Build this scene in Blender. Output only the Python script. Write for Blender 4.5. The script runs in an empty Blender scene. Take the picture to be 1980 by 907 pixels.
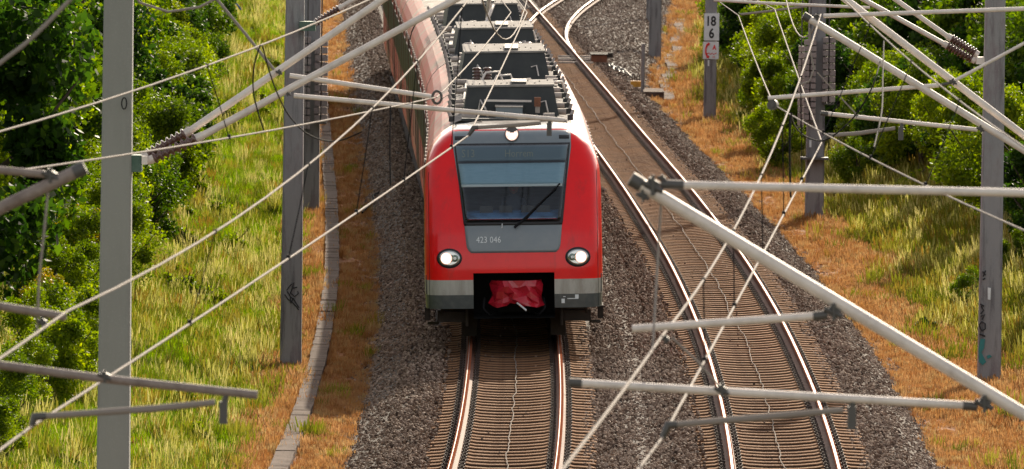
import bpy, bmesh, math, random
import numpy as np
from mathutils import Vector, Matrix
R = math.radians
random.seed(7); RNG = np.random.default_rng(7)
SC = bpy.context.scene
COL = SC.collection

# ------------------------------------------------------------------ camera
CH, CF, CTH, CROLL = 10.4, 18000.0, 0.0543, R(0.8)      # height, focal (px of 1980), pitch, roll
cF = Vector((0, math.cos(CTH), -math.sin(CTH))); cU0 = Vector((0, math.sin(CTH), math.cos(CTH))); cR0 = Vector((1, 0, 0))
cR = cR0 * math.cos(CROLL) + cU0 * math.sin(CROLL); cU = -cR0 * math.sin(CROLL) + cU0 * math.cos(CROLL)
cam_d = bpy.data.cameras.new('camera'); cam = bpy.data.objects.new('camera', cam_d); COL.objects.link(cam)
cam.matrix_world = Matrix(((cR.x, cU.x, -cF.x, 0), (cR.y, cU.y, -cF.y, 0), (cR.z, cU.z, -cF.z, CH), (0, 0, 0, 1)))
cam_d.sensor_width = 36; cam_d.lens = 36 * CF / 1980; cam_d.clip_start = 1; cam_d.clip_end = 3000
cam_d.dof.use_dof = True; cam_d.dof.focus_distance = 152; cam_d.dof.aperture_fstop = 8.5
SC.camera = cam
SC.render.resolution_x = 1024; SC.render.resolution_y = 469

# ------------------------------------------------------------------ light
SUN_EL, SUN_AZ = R(26), R(14)
w = bpy.data.worlds.new("World"); SC.world = w; w.use_nodes = True
nt = w.node_tree; bg = nt.nodes['Background']; sky = nt.nodes.new('ShaderNodeTexSky')
sky.sky_type = 'NISHITA'; sky.sun_disc = False; sky.sun_elevation = SUN_EL; sky.sun_rotation = SUN_AZ
sky.dust_density = 1.6; sky.altitude = 80
hs = nt.nodes.new('ShaderNodeHueSaturation'); hs.inputs['Saturation'].default_value = .45; nt.links.new(sky.outputs[0], hs.inputs['Color'])   # thin high cloud
mxw = nt.nodes.new('ShaderNodeMix'); mxw.data_type = 'RGBA'; mxw.blend_type = 'MULTIPLY'; mxw.inputs[0].default_value = 1; mxw.inputs[7].default_value = (1.08, .98, .88, 1); nt.links.new(hs.outputs[0], mxw.inputs[6]); nt.links.new(mxw.outputs[2], bg.inputs[0]); bg.inputs[1].default_value = 0.15
sd = bpy.data.lights.new('sun', 'SUN'); sd.energy = 4.4; sd.angle = R(0.6); sd.color = (1.0, 0.87, 0.68)
so = bpy.data.objects.new('sun', sd); COL.objects.link(so)
sv = Vector((math.sin(SUN_AZ) * math.cos(SUN_EL), math.cos(SUN_AZ) * math.cos(SUN_EL), math.sin(SUN_EL)))
so.rotation_euler = sv.to_track_quat('Z', 'Y').to_euler(); so.location = (20, 200, 60)
vs = SC.view_settings; vs.view_transform = 'Standard'; vs.look = 'None'; vs.gamma = 1; vs.exposure = 0.72
SC.cycles.max_bounces = 8; SC.cycles.transparent_max_bounces = 16; SC.cycles.use_denoising = True
SC.cycles.sample_clamp_indirect = 6

# ------------------------------------------------------------------ helpers
def at(px, py, Y):
    d = cF * CF + cR * (px - 990) + cU * (453.5 - py)
    t = Y / d.y
    return Vector((d.x * t, Y, CH + d.z * t))
KN = [(-60, -9.0), (0, -4.8), (40, -1.15), (66, 1.0), (90, 2.55), (112, 3.5), (130, 3.9), (158, 4.07), (180, 3.9), (205, 3.45), (243, 2.55), (292, 1.37), (341, .17), (600, -6.2), (900, -13.6)]
def spline(k, y):
    xs = [p[0] for p in k]; ys = [p[1] for p in k]; y = min(max(y, xs[0]), xs[-1] - 1e-6)
    i = max(0, min(len(xs) - 2, int(np.searchsorted(xs, y, side='right')) - 1))
    def m(j):
        if j == 0: return (ys[1] - ys[0]) / (xs[1] - xs[0])
        if j == len(xs) - 1: return (ys[-1] - ys[-2]) / (xs[-1] - xs[-2])
        a = (ys[j] - ys[j - 1]) / (xs[j] - xs[j - 1]); b = (ys[j + 1] - ys[j]) / (xs[j + 1] - xs[j])
        ha = xs[j] - xs[j - 1]; hb = xs[j + 1] - xs[j]; return (a * hb + b * ha) / (ha + hb)
    h = xs[i + 1] - xs[i]; t = (y - xs[i]) / h
    return ((2*t**3 - 3*t*t + 1) * ys[i] + (t**3 - 2*t*t + t) * h * m(i) + (-2*t**3 + 3*t*t) * ys[i + 1] + (t**3 - t*t) * h * m(i + 1))
def c2(y): return spline(KN, y)
def c1(y): return spline(KN, y) - 4.0
def head(c, y): return math.atan((c(y + .5) - c(y - .5)))       # rotation of the track, clockwise from +Y

class MB:
    def __init__(s): s.v = []; s.f = []; s.m = []; s.sm = []
    def add(s, vs, fs, mi=0, smooth=False):
        o = len(s.v); s.v += [tuple(p) for p in vs]
        for f in fs: s.f.append(tuple(i + o for i in f)); s.m.append(mi); s.sm.append(smooth)
    def box(s, c, d, mi=0, rz=0, M=None, taper=1.0):
        hx, hy, hz = d[0] / 2, d[1] / 2, d[2] / 2; vs = []
        for z in (-hz, hz):
            k = taper if z > 0 else 1
            for x, y in ((-hx, -hy), (hx, -hy), (hx, hy), (-hx, hy)):
                p = Vector((x * k, y * k, z))
                if M is not None: p = M @ p
                elif rz: p = Vector((p.x * math.cos(rz) - p.y * math.sin(rz), p.x * math.sin(rz) + p.y * math.cos(rz), p.z))
                vs.append(p + Vector(c))
        s.add(vs, [(0, 3, 2, 1), (4, 5, 6, 7), (0, 1, 5, 4), (1, 2, 6, 5), (2, 3, 7, 6), (3, 0, 4, 7)], mi)
    def tube(s, pts, r, n=10, mi=0, caps=True):
        pts = [Vector(p) for p in pts]; rs = r if isinstance(r, (list, tuple)) else [r] * len(pts); vs = []; N = None
        for i, p in enumerate(pts):
            t = (pts[min(i + 1, len(pts) - 1)] - pts[max(i - 1, 0)]).normalized()
            if N is None: N = t.cross(Vector((0, 0, 1)) if abs(t.z) < .95 else Vector((1, 0, 0))).normalized()
            else: N = (N - t * N.dot(t)).normalized()
            B = t.cross(N)
            for k in range(n):
                a = 2 * math.pi * k / n; vs.append(p + (N * math.cos(a) + B * math.sin(a)) * rs[i])
        fs = []
        for i in range(len(pts) - 1):
            for k in range(n): fs.append((i*n + k, i*n + (k+1) % n, (i+1)*n + (k+1) % n, (i+1)*n + k))
        s.add(vs, fs, mi, True)
        if caps: s.add(vs, [tuple(range(n))[::-1], tuple(range((len(pts)-1)*n, len(pts)*n))], mi)
    def build(s, name, mats, parent=None, loc=None, shade=True):
        me = bpy.data.meshes.new(name)
        if loc is None: loc = Vector((0, 0, 0)) if parent is None else None
        L = Vector(loc) if loc is not None else Vector((0, 0, 0))
        base = world_loc(parent) if parent is not None else Vector((0, 0, 0))
        off = base + L if parent is None or loc is not None else base
        off = L if parent is None else base + L
        me.from_pydata([(p[0] - off.x, p[1] - off.y, p[2] - off.z) for p in s.v], [], s.f)
        if not isinstance(mats, (list, tuple)): mats = [mats]
        for m in mats: me.materials.append(m)
        me.polygons.foreach_set('material_index', s.m); me.polygons.foreach_set('use_smooth', s.sm)
        me.update()
        o = bpy.data.objects.new(name, me); COL.objects.link(o); o.location = L
        if parent is not None: o.parent = parent
        return o
def world_loc(o):
    v = Vector((0, 0, 0))
    while o is not None: v += o.location; o = o.parent
    return v
def tag(o, label=None, cat=None, group=None, kind=None):
    if label: o['label'] = label
    if cat: o['category'] = cat
    if group: o['group'] = group
    if kind: o['kind'] = kind
    return o
def empty(name, loc, label=None, cat=None, group=None):
    o = bpy.data.objects.new(name, None); COL.objects.link(o); o.location = loc; o.empty_display_size = .2
    return tag(o, label, cat, group)

# ------------------------------------------------------------------ materials
def mat(name, col, rough=.6, metal=0, noise=None, bump=None, coat=0, spec=.5, emit=None, objcoord=True):
    """noise=(scale, colour2, lo, hi[, zscale]) mixes a second colour in; bump=(scale, strength)"""
    m = bpy.data.materials.new(name); m.use_nodes = True; n = m.node_tree; b = n.nodes['Principled BSDF']
    b.inputs['Base Color'].default_value = (*col, 1); b.inputs['Roughness'].default_value = rough; b.inputs['Metallic'].default_value = metal
    b.inputs['Coat Weight'].default_value = coat; b.inputs['Coat Roughness'].default_value = .06; b.inputs['Specular IOR Level'].default_value = spec
    tc = n.nodes.new('ShaderNodeTexCoord')
    if noise:
        specs = noise if isinstance(noise, list) else [noise]; prev = None
        for sp in specs:
            mp = n.nodes.new('ShaderNodeMapping'); mp.inputs['Scale'].default_value = (1, 1, sp[4] if len(sp) > 4 else 1)
            n.links.new(tc.outputs['Object'], mp.inputs[0])
            tx = n.nodes.new('ShaderNodeTexNoise'); tx.inputs['Scale'].default_value = sp[0]; tx.inputs['Detail'].default_value = 6; tx.inputs['Roughness'].default_value = .65
            n.links.new(mp.outputs[0], tx.inputs['Vector'])
            rp = n.nodes.new('ShaderNodeMapRange'); rp.inputs[1].default_value = sp[2]; rp.inputs[2].default_value = sp[3]
            n.links.new(tx.outputs[0], rp.inputs[0])
            mx = n.nodes.new('ShaderNodeMix'); mx.data_type = 'RGBA'
            n.links.new(rp.outputs[0], mx.inputs[0])
            if prev is None: mx.inputs[6].default_value = (*col, 1)
            else: n.links.new(prev, mx.inputs[6])
            mx.inputs[7].default_value = (*sp[1], 1); prev = mx.outputs[2]
        n.links.new(prev, b.inputs['Base Color'])
    if bump:
        bt = n.nodes.new('ShaderNodeTexNoise'); bt.inputs['Scale'].default_value = bump[0]; bt.inputs['Detail'].default_value = 5
        n.links.new(tc.outputs['Object'], bt.inputs['Vector'])
        bp = n.nodes.new('ShaderNodeBump'); bp.inputs['Strength'].default_value = bump[1]; bp.inputs['Distance'].default_value = .02
        n.links.new(bt.outputs[0], bp.inputs['Height']); n.links.new(bp.outputs[0], b.inputs['Normal'])
    if emit: b.inputs['Emission Color'].default_value = (*emit[0], 1); b.inputs['Emission Strength'].default_value = emit[1]
    return m
def instance_mat(name, cols, rough=.8, trans=0.0, attr=None):
    """colour picked at random per instance (or per leaf through an attribute)"""
    m = bpy.data.materials.new(name); m.use_nodes = True; n = m.node_tree; b = n.nodes['Principled BSDF']; out = n.nodes['Material Output']
    b.inputs['Roughness'].default_value = rough; b.inputs['Specular IOR Level'].default_value = .15
    cr = n.nodes.new('ShaderNodeValToRGB'); e = cr.color_ramp.elements
    for i, c in enumerate(cols):
        pos = i / max(1, len(cols) - 1)
        if i < 2: e[i].position = pos if i == 0 else 1.0; e[i].color = (*c, 1)
    while len(e) > 1: e.remove(e[-1])
    e[0].position = 0; e[0].color = (*cols[0], 1)
    for i, c in enumerate(cols[1:], 1):
        k = e.new(i / (len(cols) - 1)); k.color = (*c, 1)
    if attr:
        a = n.nodes.new('ShaderNodeAttribute'); a.attribute_name = attr; src = a.outputs['Fac']
        oi = n.nodes.new('ShaderNodeObjectInfo')
        ad = n.nodes.new('ShaderNodeMath'); ad.operation = 'MULTIPLY_ADD'; ad.inputs[1].default_value = .8; 
        n.links.new(src, ad.inputs[0]); ml = n.nodes.new('ShaderNodeMath'); ml.operation = 'MULTIPLY'; ml.inputs[1].default_value = .2
        n.links.new(oi.outputs['Random'], ml.inputs[0]); n.links.new(ml.outputs[0], ad.inputs[2]); src = ad.outputs[0]
    else:
        oi = n.nodes.new('ShaderNodeObjectInfo'); src = oi.outputs['Random']
    n.links.new(src, cr.inputs[0]); n.links.new(cr.outputs[0], b.inputs['Base Color'])
    if trans:
        tl = n.nodes.new('ShaderNodeBsdfTranslucent'); mx = n.nodes.new('ShaderNodeMixShader'); mx.inputs[0].default_value = trans
        hs = n.nodes.new('ShaderNodeHueSaturation'); hs.inputs['Value'].default_value = 1.5; hs.inputs['Saturation'].default_value = 1.1
        n.links.new(cr.outputs[0], hs.inputs['Color']); n.links.new(hs.outputs[0], tl.inputs['Color'])
        n.links.new(b.outputs[0], mx.inputs[1]); n.links.new(tl.outputs[0], mx.inputs[2]); n.links.new(mx.outputs[0], out.inputs['Surface'])
    return m

M = {}
M['stone'] = instance_mat('ballast_stone', [(.045,.029,.022), (.16,.108,.080), (.25,.175,.130), (.42,.32,.25), (.11,.067,.047), (.30,.205,.15)], .85)
M['bed'] = mat('ballast_bed', (.10, .08, .068), .95, noise=[(3, (.16, .125, .10), .4, .65), (40, (.03, .025, .022), .45, .6)], bump=(30, .8))
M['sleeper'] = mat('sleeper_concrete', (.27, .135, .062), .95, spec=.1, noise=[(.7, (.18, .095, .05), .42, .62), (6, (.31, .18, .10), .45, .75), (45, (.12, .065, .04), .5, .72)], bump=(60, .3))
M['sleeper_side'] = mat('sleeper_shaded_dirty_side', (.045, .024, .016), .95, noise=(9, (.09, .05, .03), .45, .7))  # backlit sides: their shade put into the colour, along with rusty dirt
M['clip'] = mat('rail_clip', (.05, .03, .022), .7, .2)
M['rust'] = mat('rusty_rail_side', (.09, .035, .022), .8, .1, noise=(5, (.17, .075, .045), .4, .7))
M['rust_top'] = mat('rusty_rail_head', (.16, .048, .025), .95, 0, noise=(4, (.22, .075, .04), .35, .7), spec=.0)
M['steel'] = mat('polished_rail', (.33, .28, .25), .5, 1.0)
M['concrete'] = mat('mast_concrete', (.235, .23, .235), .85, noise=[(1.2, (.30, .285, .285), .35, .7, .25), (9, (.10, .095, .10), .50, .70, .10), (3, (.19, .15, .16), .52, .7, .3), (60, (.34, .33, .32), .55, .8)], bump=(80, .15))
M['concrete_light'] = mat('duct_concrete', (.135, .098, .08), .9, noise=[(2, (.075, .05, .038), .4, .62), (30, (.16, .12, .10), .5, .8)], spec=.1, bump=(40, .3))
M['galv'] = mat('galvanised_tube', (.74, .66, .60), .45, .1, noise=[(4, (.50, .44, .40), .45, .75), (50, (.70, .65, .6), .5, .8)])
M['galv_shaded'] = mat('shaded_tube', (.25, .20, .175), .6, .1, noise=[(6, (.15, .11, .09), .45, .7), (30, (.33, .28, .25), .55, .8)])  # darker galvanised copy; shade of the near left arms put into its colour
M['concrete_smooth'] = mat('smooth_mast_concrete', (.27, .27, .245), .85, noise=[(.9, (.22, .22, .20), .4, .7, .25), (4, (.20, .195, .18), .55, .8, .12), (50, (.32, .315, .29), .55, .8)], bump=(70, .1))
M['galv_dark'] = mat('dark_fitting', (.10, .095, .09), .55, .5)
M['wire'] = mat('catenary_wire', (.27, .235, .21), .8, 0, spec=.1)
M['linecable'] = mat('pale_cable', (.22, .19, .165), .9, spec=.1)
M['cable'] = mat('black_cable', (.014, .014, .016), .85, spec=.1)
M['porcelain'] = mat('brown_insulator', (.10, .045, .035), .25, coat=.5)
M['green_steel'] = mat('green_bracket', (.05, .10, .075), .5, .3, noise=(8, (.10, .15, .12), .4, .7))
M['block'] = mat('weight_block', (.26, .215, .205), .9, noise=[(3, (.36, .31, .29), .4, .7), (20, (.12, .09, .09), .5, .8)], bump=(30, .4))
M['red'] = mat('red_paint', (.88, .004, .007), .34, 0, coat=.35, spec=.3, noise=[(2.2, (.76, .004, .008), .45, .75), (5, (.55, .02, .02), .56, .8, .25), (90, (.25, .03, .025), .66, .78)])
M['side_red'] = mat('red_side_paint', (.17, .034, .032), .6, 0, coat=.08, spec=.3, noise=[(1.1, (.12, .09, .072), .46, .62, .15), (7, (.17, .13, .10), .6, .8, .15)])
M['cream'] = mat('light_band', (.44, .44, .40), .45, coat=.3, noise=[(8, (.30, .29, .25), .42, .7, .15), (3, (.24, .21, .17), .52, .75, .5), (60, (.18, .15, .12), .6, .75)])
M['darkgrey'] = mat('dark_band', (.060, .072, .072), .5, coat=.3, noise=(9, (.10, .11, .105), .45, .75))
M['mask'] = mat('grey_mask', (.175, .21, .235), .42, coat=.4, noise=(5, (.205, .235, .255), .4, .75))
M['maskedge'] = mat('black_rubber', (.012, .013, .016), .5)
M['black'] = mat('underframe_black', (.006, .006, .007), .85)
M['under'] = mat('dusty_underframe', (.022, .016, .013), .9, noise=(6, (.045, .032, .024), .4, .7))
M['roofgrey'] = mat('roof_panel', (.15, .14, .135), .95, spec=.1, noise=[(3, (.40, .38, .36), .4, .7), (25, (.25, .23, .22), .55, .8)])
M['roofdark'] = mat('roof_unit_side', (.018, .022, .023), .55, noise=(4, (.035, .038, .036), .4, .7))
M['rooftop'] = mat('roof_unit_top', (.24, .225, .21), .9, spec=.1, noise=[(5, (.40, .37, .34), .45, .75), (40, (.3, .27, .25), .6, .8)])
M['hvrust'] = mat('roof_rust', (.28, .10, .05), .7, noise=(8, (.16, .06, .03), .4, .7))
M['pot'] = mat('roof_pot', (.38, .32, .28), .6, noise=(8, (.2, .16, .14), .45, .75))
M['blind'] = mat('sun_blind', (.36, .50, .56), .7, noise=(6, (.30, .44, .50), .4, .7, 6))
M['blindbar'] = mat('blind_bar', (.75, .74, .68), .5)
M['dash'] = mat('cab_desk', (.10, .26, .50), .6, noise=(4, (.03, .07, .14), .4, .7, 3))
M['cab'] = mat('cab_interior', (.035, .07, .11), .8, noise=(3, (.08, .14, .20), .4, .7, 5))
M['display'] = mat('display_panel', (.17, .225, .25), .5)
M['led'] = mat('display_letters', (.36, .35, .27), .5)
M['skin'] = mat('skin', (.30, .16, .11), .6)
M['shirt'] = mat('shirt_blue', (.02, .035, .06), .8)
M['hair'] = mat('hair', (.05, .03, .02), .7)
M['white'] = mat('white_paint', (.72, .74, .75), .5, noise=(10, (.6, .62, .63), .45, .75))
M['letter'] = mat('pale_lettering', (.70, .74, .76), .5)
M['blk'] = mat('black_print', (.015, .015, .018), .6)
M['redprint'] = mat('red_print', (.70, .03, .03), .5)
M['teal'] = mat('teal_spray', (.03, .20, .20), .7, noise=(12, (.06, .14, .14), .5, .8))
M['magenta'] = mat('magenta_spray', (.22, .05, .14), .8)
M['lens_on'] = mat('lamp_lit', (1, .9, .8), .3, emit=((1.0, .84, .70), 2.6))
M['lens_halo'] = mat('lamp_dim', (1, .8, .7), .3, emit=((1.0, .55, .42), .55))
M['lens_off'] = mat('lamp_unlit', (.20, .28, .22), .12, coat=1)
M['chrome'] = mat('lamp_reflector', (.55, .56, .55), .25, .9)
M['yellow'] = mat('yellow_box', (.75, .36, .03), .5, noise=(8, (.5, .22, .03), .45, .75))
M['tealpaint'] = mat('teal_cabinet', (.03, .16, .17), .5, noise=(4, (.05, .22, .2), .4, .7))
M['blue'] = mat('blue_paint', (.05, .12, .32), .5)
def tarp_mat():
    m = mat('red_tarpaulin', (.48, .012, .03), .33, noise=(5, (.36, .008, .02), .4, .7), coat=.3); return m
M['tarp'] = tarp_mat()
def glass():
    m = bpy.data.materials.new('windscreen_glass'); m.use_nodes = True; n = m.node_tree; n.nodes.remove(n.nodes['Principled BSDF'])
    o = n.nodes['Material Output']; t = n.nodes.new('ShaderNodeBsdfTransparent'); t.inputs[0].default_value = (.84, .91, .95, 1)
    g = n.nodes.new('ShaderNodeBsdfGlossy'); g.inputs['Roughness'].default_value = .04; g.inputs[0].default_value = (.9, .95, 1, 1)
    f = n.nodes.new('ShaderNodeFresnel'); f.inputs[0].default_value = 1.6; x = n.nodes.new('ShaderNodeMixShader')
    n.links.new(f.outputs[0], x.inputs[0]); n.links.new(t.outputs[0], x.inputs[1]); n.links.new(g.outputs[0], x.inputs[2]); n.links.new(x.outputs[0], o.inputs[0]); return m
M['glass'] = glass()
M['winglass'] = mat('dark_window', (.055, .05, .045), .45, spec=.4)
M['bark'] = mat('bark', (.07, .05, .035), .9)
LEAF = {
 'bright': [(.015,.035,.004), (.08,.13,.008), (.20,.27,.014), (.38,.41,.025)],
 'dark':   [(.006,.018,.004), (.016,.04,.006), (.04,.085,.010), (.10,.16,.018)],
 'mid':    [(.010,.026,.004), (.035,.075,.008), (.10,.16,.013), (.22,.27,.025)],
 'gold':   [(.08,.10,.008), (.20,.20,.015), (.34,.24,.02), (.45,.16,.02)]}
for k, cs in LEAF.items(): M['leaf_' + k] = instance_mat('leaf_' + k, cs, .5, .55, 'rnd')
M['grass_green'] = instance_mat('grass_green', [(.04,.085,.004), (.09,.165,.008), (.17,.265,.014), (.24,.32,.020), (.13,.21,.010)], .7, .5)
M['grass_pale'] = instance_mat('grass_pale', [(.26,.26,.06), (.36,.34,.11), (.44,.39,.17)], .6, .45)
M['grass_orange'] = instance_mat('grass_orange', [(.19,.085,.035), (.32,.17,.07), (.40,.25,.125), (.27,.125,.055), (.37,.28,.14)], .7, .4)
M['grass_olive'] = instance_mat('grass_olive', [(.06,.08,.010), (.13,.15,.018), (.22,.20,.04), (.20,.12,.03)], .6, .45)

# ------------------------------------------------------------------ terrain
def rwide(Y): return 0 if Y < 285 else min(14, (Y - 285) * .05)       # the bed widens past the points
def hnoise(x, y): return .5 * math.sin(x * .9 + y * .13) + .3 * math.sin(x * .37 - y * .31 + 2) + .2 * math.sin(y * .71 + x * 1.7)
def side_z(d, right):
    if d < 1.75: return -.28
    if d < 2.65: return -.28 - (d - 1.75) / .9 * .47
    k0 = 4.3 if right else 4.6; d = min(d, 13) + .06 * max(0, d - 13)
    if d < k0: return -.75
    return -.75 + (d - k0) * (.42 if right else .36) * min(1, (d - k0) / 1.5 + .3)
def ground_z(X, Y):
    dl = c1(Y) - X; dr = X - c2(Y) - rwide(Y)
    if dl > 0: d = dl; z = side_z(dl, False)
    elif dr > 0: d = dr; z = side_z(dr, True)
    else: return -.28
    return z + (hnoise(X, Y) * .10 * min(1, (d - 2.6) / 2) if d > 2.6 else 0)
DL = [60, 40, 28, 20, 15, 12, 10, 9, 8, 7.2, 6.5, 5.8, 5.2, 4.7, 4.3, 3.9, 3.5, 3.1, 2.65, 2.3, 2.0, 1.75, 1.0, 0]
def terrain():
    bed = MB(); lawn = MB(); ys = list(range(-20, 420, 2)) + list(range(420, 900, 12)); cols = None
    rowsB = []; rowsL = []; rowsR = []
    for Y in ys:
        a = c1(Y); b = c2(Y) + rwide(Y)
        rl = [(a - d, Y, ground_z(a - d, Y)) for d in DL if d >= 2.65]
        rb = [(a - d, Y, ground_z(a - d, Y)) for d in DL if d <= 2.65] + [(a + (b - a) * t, Y, -.28) for t in (.25, .5, .75)] + [(b + d, Y, ground_z(b + d, Y)) for d in reversed(DL) if d <= 2.65]
        rr = [(b + d, Y, ground_z(b + d, Y)) for d in reversed(DL) if d >= 2.65]
        rowsL.append(rl); rowsB.append(rb); rowsR.append(rr)
    def grid(mb, rows):
        n = len(rows[0]); vs = [p for r in rows for p in r]
        mb.add(vs, [(i*n + j, i*n + j + 1, (i+1)*n + j + 1, (i+1)*n + j) for i in range(len(rows) - 1) for j in range(n - 1)], 0, True)
    grid(bed, rowsB); grid(lawn, rowsL); grid(lawn, rowsR)
    o = bed.build('ballast_ground', M['bed']); tag(o, kind='structure')
    # verge and embankment: dry orange strip by the ballast, green beyond, ragged border between them
    m = bpy.data.materials.new('verge_soil'); m.use_nodes = True; n = m.node_tree; b = n.nodes['Principled BSDF']; b.inputs['Roughness'].default_value = 1
    at_ = n.nodes.new('ShaderNodeAttribute'); at_.attribute_name = 'dist'; tc = n.nodes.new('ShaderNodeTexCoord')
    nz = n.nodes.new('ShaderNodeTexNoise'); nz.inputs['Scale'].default_value = .8; nz.inputs['Detail'].default_value = 6; n.links.new(tc.outputs['Object'], nz.inputs['Vector'])
    ad = n.nodes.new('ShaderNodeMath'); ad.operation = 'MULTIPLY_ADD'; ad.inputs[1].default_value = 2.4; n.links.new(nz.outputs[0], ad.inputs[0]); n.links.new(at_.outputs['Fac'], ad.inputs[2])
    mr = n.nodes.new('ShaderNodeMapRange'); mr.inputs[1].default_value = 5.2; mr.inputs[2].default_value = 6.4; n.links.new(ad.outputs[0], mr.inputs[0])
    n2 = n.nodes.new('ShaderNodeTexNoise'); n2.inputs['Scale'].default_value = 5; n2.inputs['Detail'].default_value = 6; n.links.new(tc.outputs['Object'], n2.inputs['Vector'])
    r1 = n.nodes.new('ShaderNodeValToRGB'); r1.color_ramp.elements[0].color = (.16, .06, .02, 1); r1.color_ramp.elements[1].color = (.42, .19, .07, 1); r1.color_ramp.elements[0].position = .3; r1.color_ramp.elements[1].position = .7
    r2 = n.nodes.new('ShaderNodeValToRGB'); r2.color_ramp.elements[0].color = (.022, .045, .006, 1); r2.color_ramp.elements[1].color = (.08, .12, .016, 1); r2.color_ramp.elements[0].position = .3; r2.color_ramp.elements[1].position = .7
    n.links.new(n2.outputs[0], r1.inputs[0]); n.links.new(n2.outputs[0], r2.inputs[0])
    mx = n.nodes.new('ShaderNodeMix'); mx.data_type = 'RGBA'; n.links.new(mr.outputs[0], mx.inputs[0]); n.links.new(r1.outputs[0], mx.inputs[6]); n.links.new(r2.outputs[0], mx.inputs[7]); n.links.new(mx.outputs[2], b.inputs['Base Color'])
    o = lawn.build('embankment_ground', m); tag(o, kind='structure')
    A = o.data.attributes.new('dist', 'FLOAT', 'POINT')
    A.data.foreach_set('value', [max(c1(v.co.y) - v.co.x, v.co.x - c2(v.co.y) - rwide(v.co.y)) for v in o.data.vertices])
terrain()

# ------------------------------------------------------------------ scatter (stuff only)
def scatter(name, pts, rots, scls, protos, kindlabel):
    """one object whose points carry instances of a small mesh (stuff nobody could count)"""
    for k, proto in enumerate(protos):
        sel = [i for i in range(len(pts)) if i % len(protos) == k]
        me = bpy.data.meshes.new(name); me.from_pydata([pts[i] for i in sel], [], [])
        a = me.attributes.new('rot', 'FLOAT_VECTOR', 'POINT'); a.data.foreach_set('vector', [c for i in sel for c in rots[i]])
        a = me.attributes.new('scl', 'FLOAT_VECTOR', 'POINT'); a.data.foreach_set('vector', [c for i in sel for c in scls[i]])
        o = bpy.data.objects.new(name, me); COL.objects.link(o); tag(o, kindlabel, None, None, 'stuff')
        g = bpy.data.node_groups.new(name, 'GeometryNodeTree')
        g.interface.new_socket('Geometry', in_out='INPUT', socket_type='NodeSocketGeometry'); g.interface.new_socket('Geometry', in_out='OUTPUT', socket_type='NodeSocketGeometry')
        gi = g.nodes.new('NodeGroupInput'); go = g.nodes.new('NodeGroupOutput'); ip = g.nodes.new('GeometryNodeInstanceOnPoints')
        oi = g.nodes.new('GeometryNodeObjectInfo'); oi.inputs['Object'].default_value = proto; oi.inputs['As Instance'].default_value = True
        r = g.nodes.new('GeometryNodeInputNamedAttribute'); r.data_type = 'FLOAT_VECTOR'; r.inputs[0].default_value = 'rot'
        s = g.nodes.new('GeometryNodeInputNamedAttribute'); s.data_type = 'FLOAT_VECTOR'; s.inputs[0].default_value = 'scl'
        e2 = g.nodes.new('FunctionNodeEulerToRotation')
        g.links.new(gi.outputs[0], ip.inputs['Points']); g.links.new(oi.outputs['Geometry'], ip.inputs['Instance'])
        g.links.new(r.outputs['Attribute'], e2.inputs[0]); g.links.new(e2.outputs[0], ip.inputs['Rotation']); g.links.new(s.outputs['Attribute'], ip.inputs['Scale'])
        g.links.new(ip.outputs[0], go.inputs[0])
        md = o.modifiers.new('scatter', 'NODES'); md.node_group = g
def unlinked(mb, name, mats):
    me = bpy.data.meshes.new(name); me.from_pydata(mb.v, [], mb.f)
    for m in (mats if isinstance(mats, list) else [mats]): me.materials.append(m)
    me.polygons.foreach_set('material_index', mb.m); me.polygons.foreach_set('use_smooth', mb.sm); me.update()
    return bpy.data.objects.new(name, me)
def stone_proto(seed):
    bm = bmesh.new(); bmesh.ops.create_icosphere(bm, subdivisions=1, radius=1); r = random.Random(seed)
    ax = [Vector((r.uniform(-1, 1), r.uniform(-1, 1), r.uniform(-1, 1))).normalized() for _ in range(7)]
    for v in bm.verts:
        for a in ax:
            d = v.co.dot(a); lim = .62
            if d > lim: v.co -= a * (d - lim)
    me = bpy.data.meshes.new('stone'); bm.to_mesh(me); bm.free(); me.materials.append(M['stone'])
    return bpy.data.objects.new('stone', me)
def in_view(X, Y, z=0, m=60):
    d = Vector((X, Y, z - CH)); k = d.dot(cF); px = 990 + CF * d.dot(cR) / k; py = 453.5 - CF * d.dot(cU) / k
    return -m < px < 1980 + m and -m < py < 907 + m
def ballast():
    pts = []; rots = []; scls = []
    def put(X, Y, s, dz=0):
        z = ground_z(X, Y) + dz
        pts.append((X, Y, z)); rots.append((random.uniform(0, 6.3), random.uniform(0, 6.3), random.uniform(0, 6.3)))
        k = s * (random.uniform(.55, 1.3) if random.random() < .93 else random.uniform(1.3, 1.8)); scls.append((k * random.uniform(.8, 1.3), k, k * random.uniform(.7, 1)))
    Y = 124.0
    while Y < 400:
        dens = 150 if Y < 190 else (100 if Y < 250 else 45); base = .030 if Y < 250 else .040
        a = c1(Y) - 2.85; b = c2(Y) + rwide(Y) + 2.85; nrow = int((b - a) * .5 * dens)
        for _ in range(nrow):
            y = Y + random.uniform(0, .5); X = random.uniform(a, b); o1 = abs(X - c1(y)); o2 = abs(X - c2(y))
            on = min(o1, o2); edge = min(X - (a + .2), (b - .2) - X)
            if edge < 0 and random.random() < .6: continue
            if o1 < 1.4 and 165 < y < 285: continue
            if on < 1.20:
                # between the sleepers: low, and clear of the rail feet
                if abs(on - .753) < .13: continue
                ph = (y / .6) % 1.0
                if ph < .27 or ph > .73:
                    if random.random() < .99: continue
                    put(X, y, .022, .075); continue
                put(X, y, base * .8, -.075 + .035 * random.random())
            else: put(X, y, base, .03 if on < 1.9 else .0)
            if 1.10 < on < 1.55 and random.random() < .9: put(X, y, base, .065 + .02 * random.random())
        Y += .5
    scatter('ballast_stones', pts, rots, scls, [stone_proto(i) for i in range(3)], 'grey brown crushed stone ballast around the tracks')
    print('stones', len(pts))
ballast()

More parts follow.
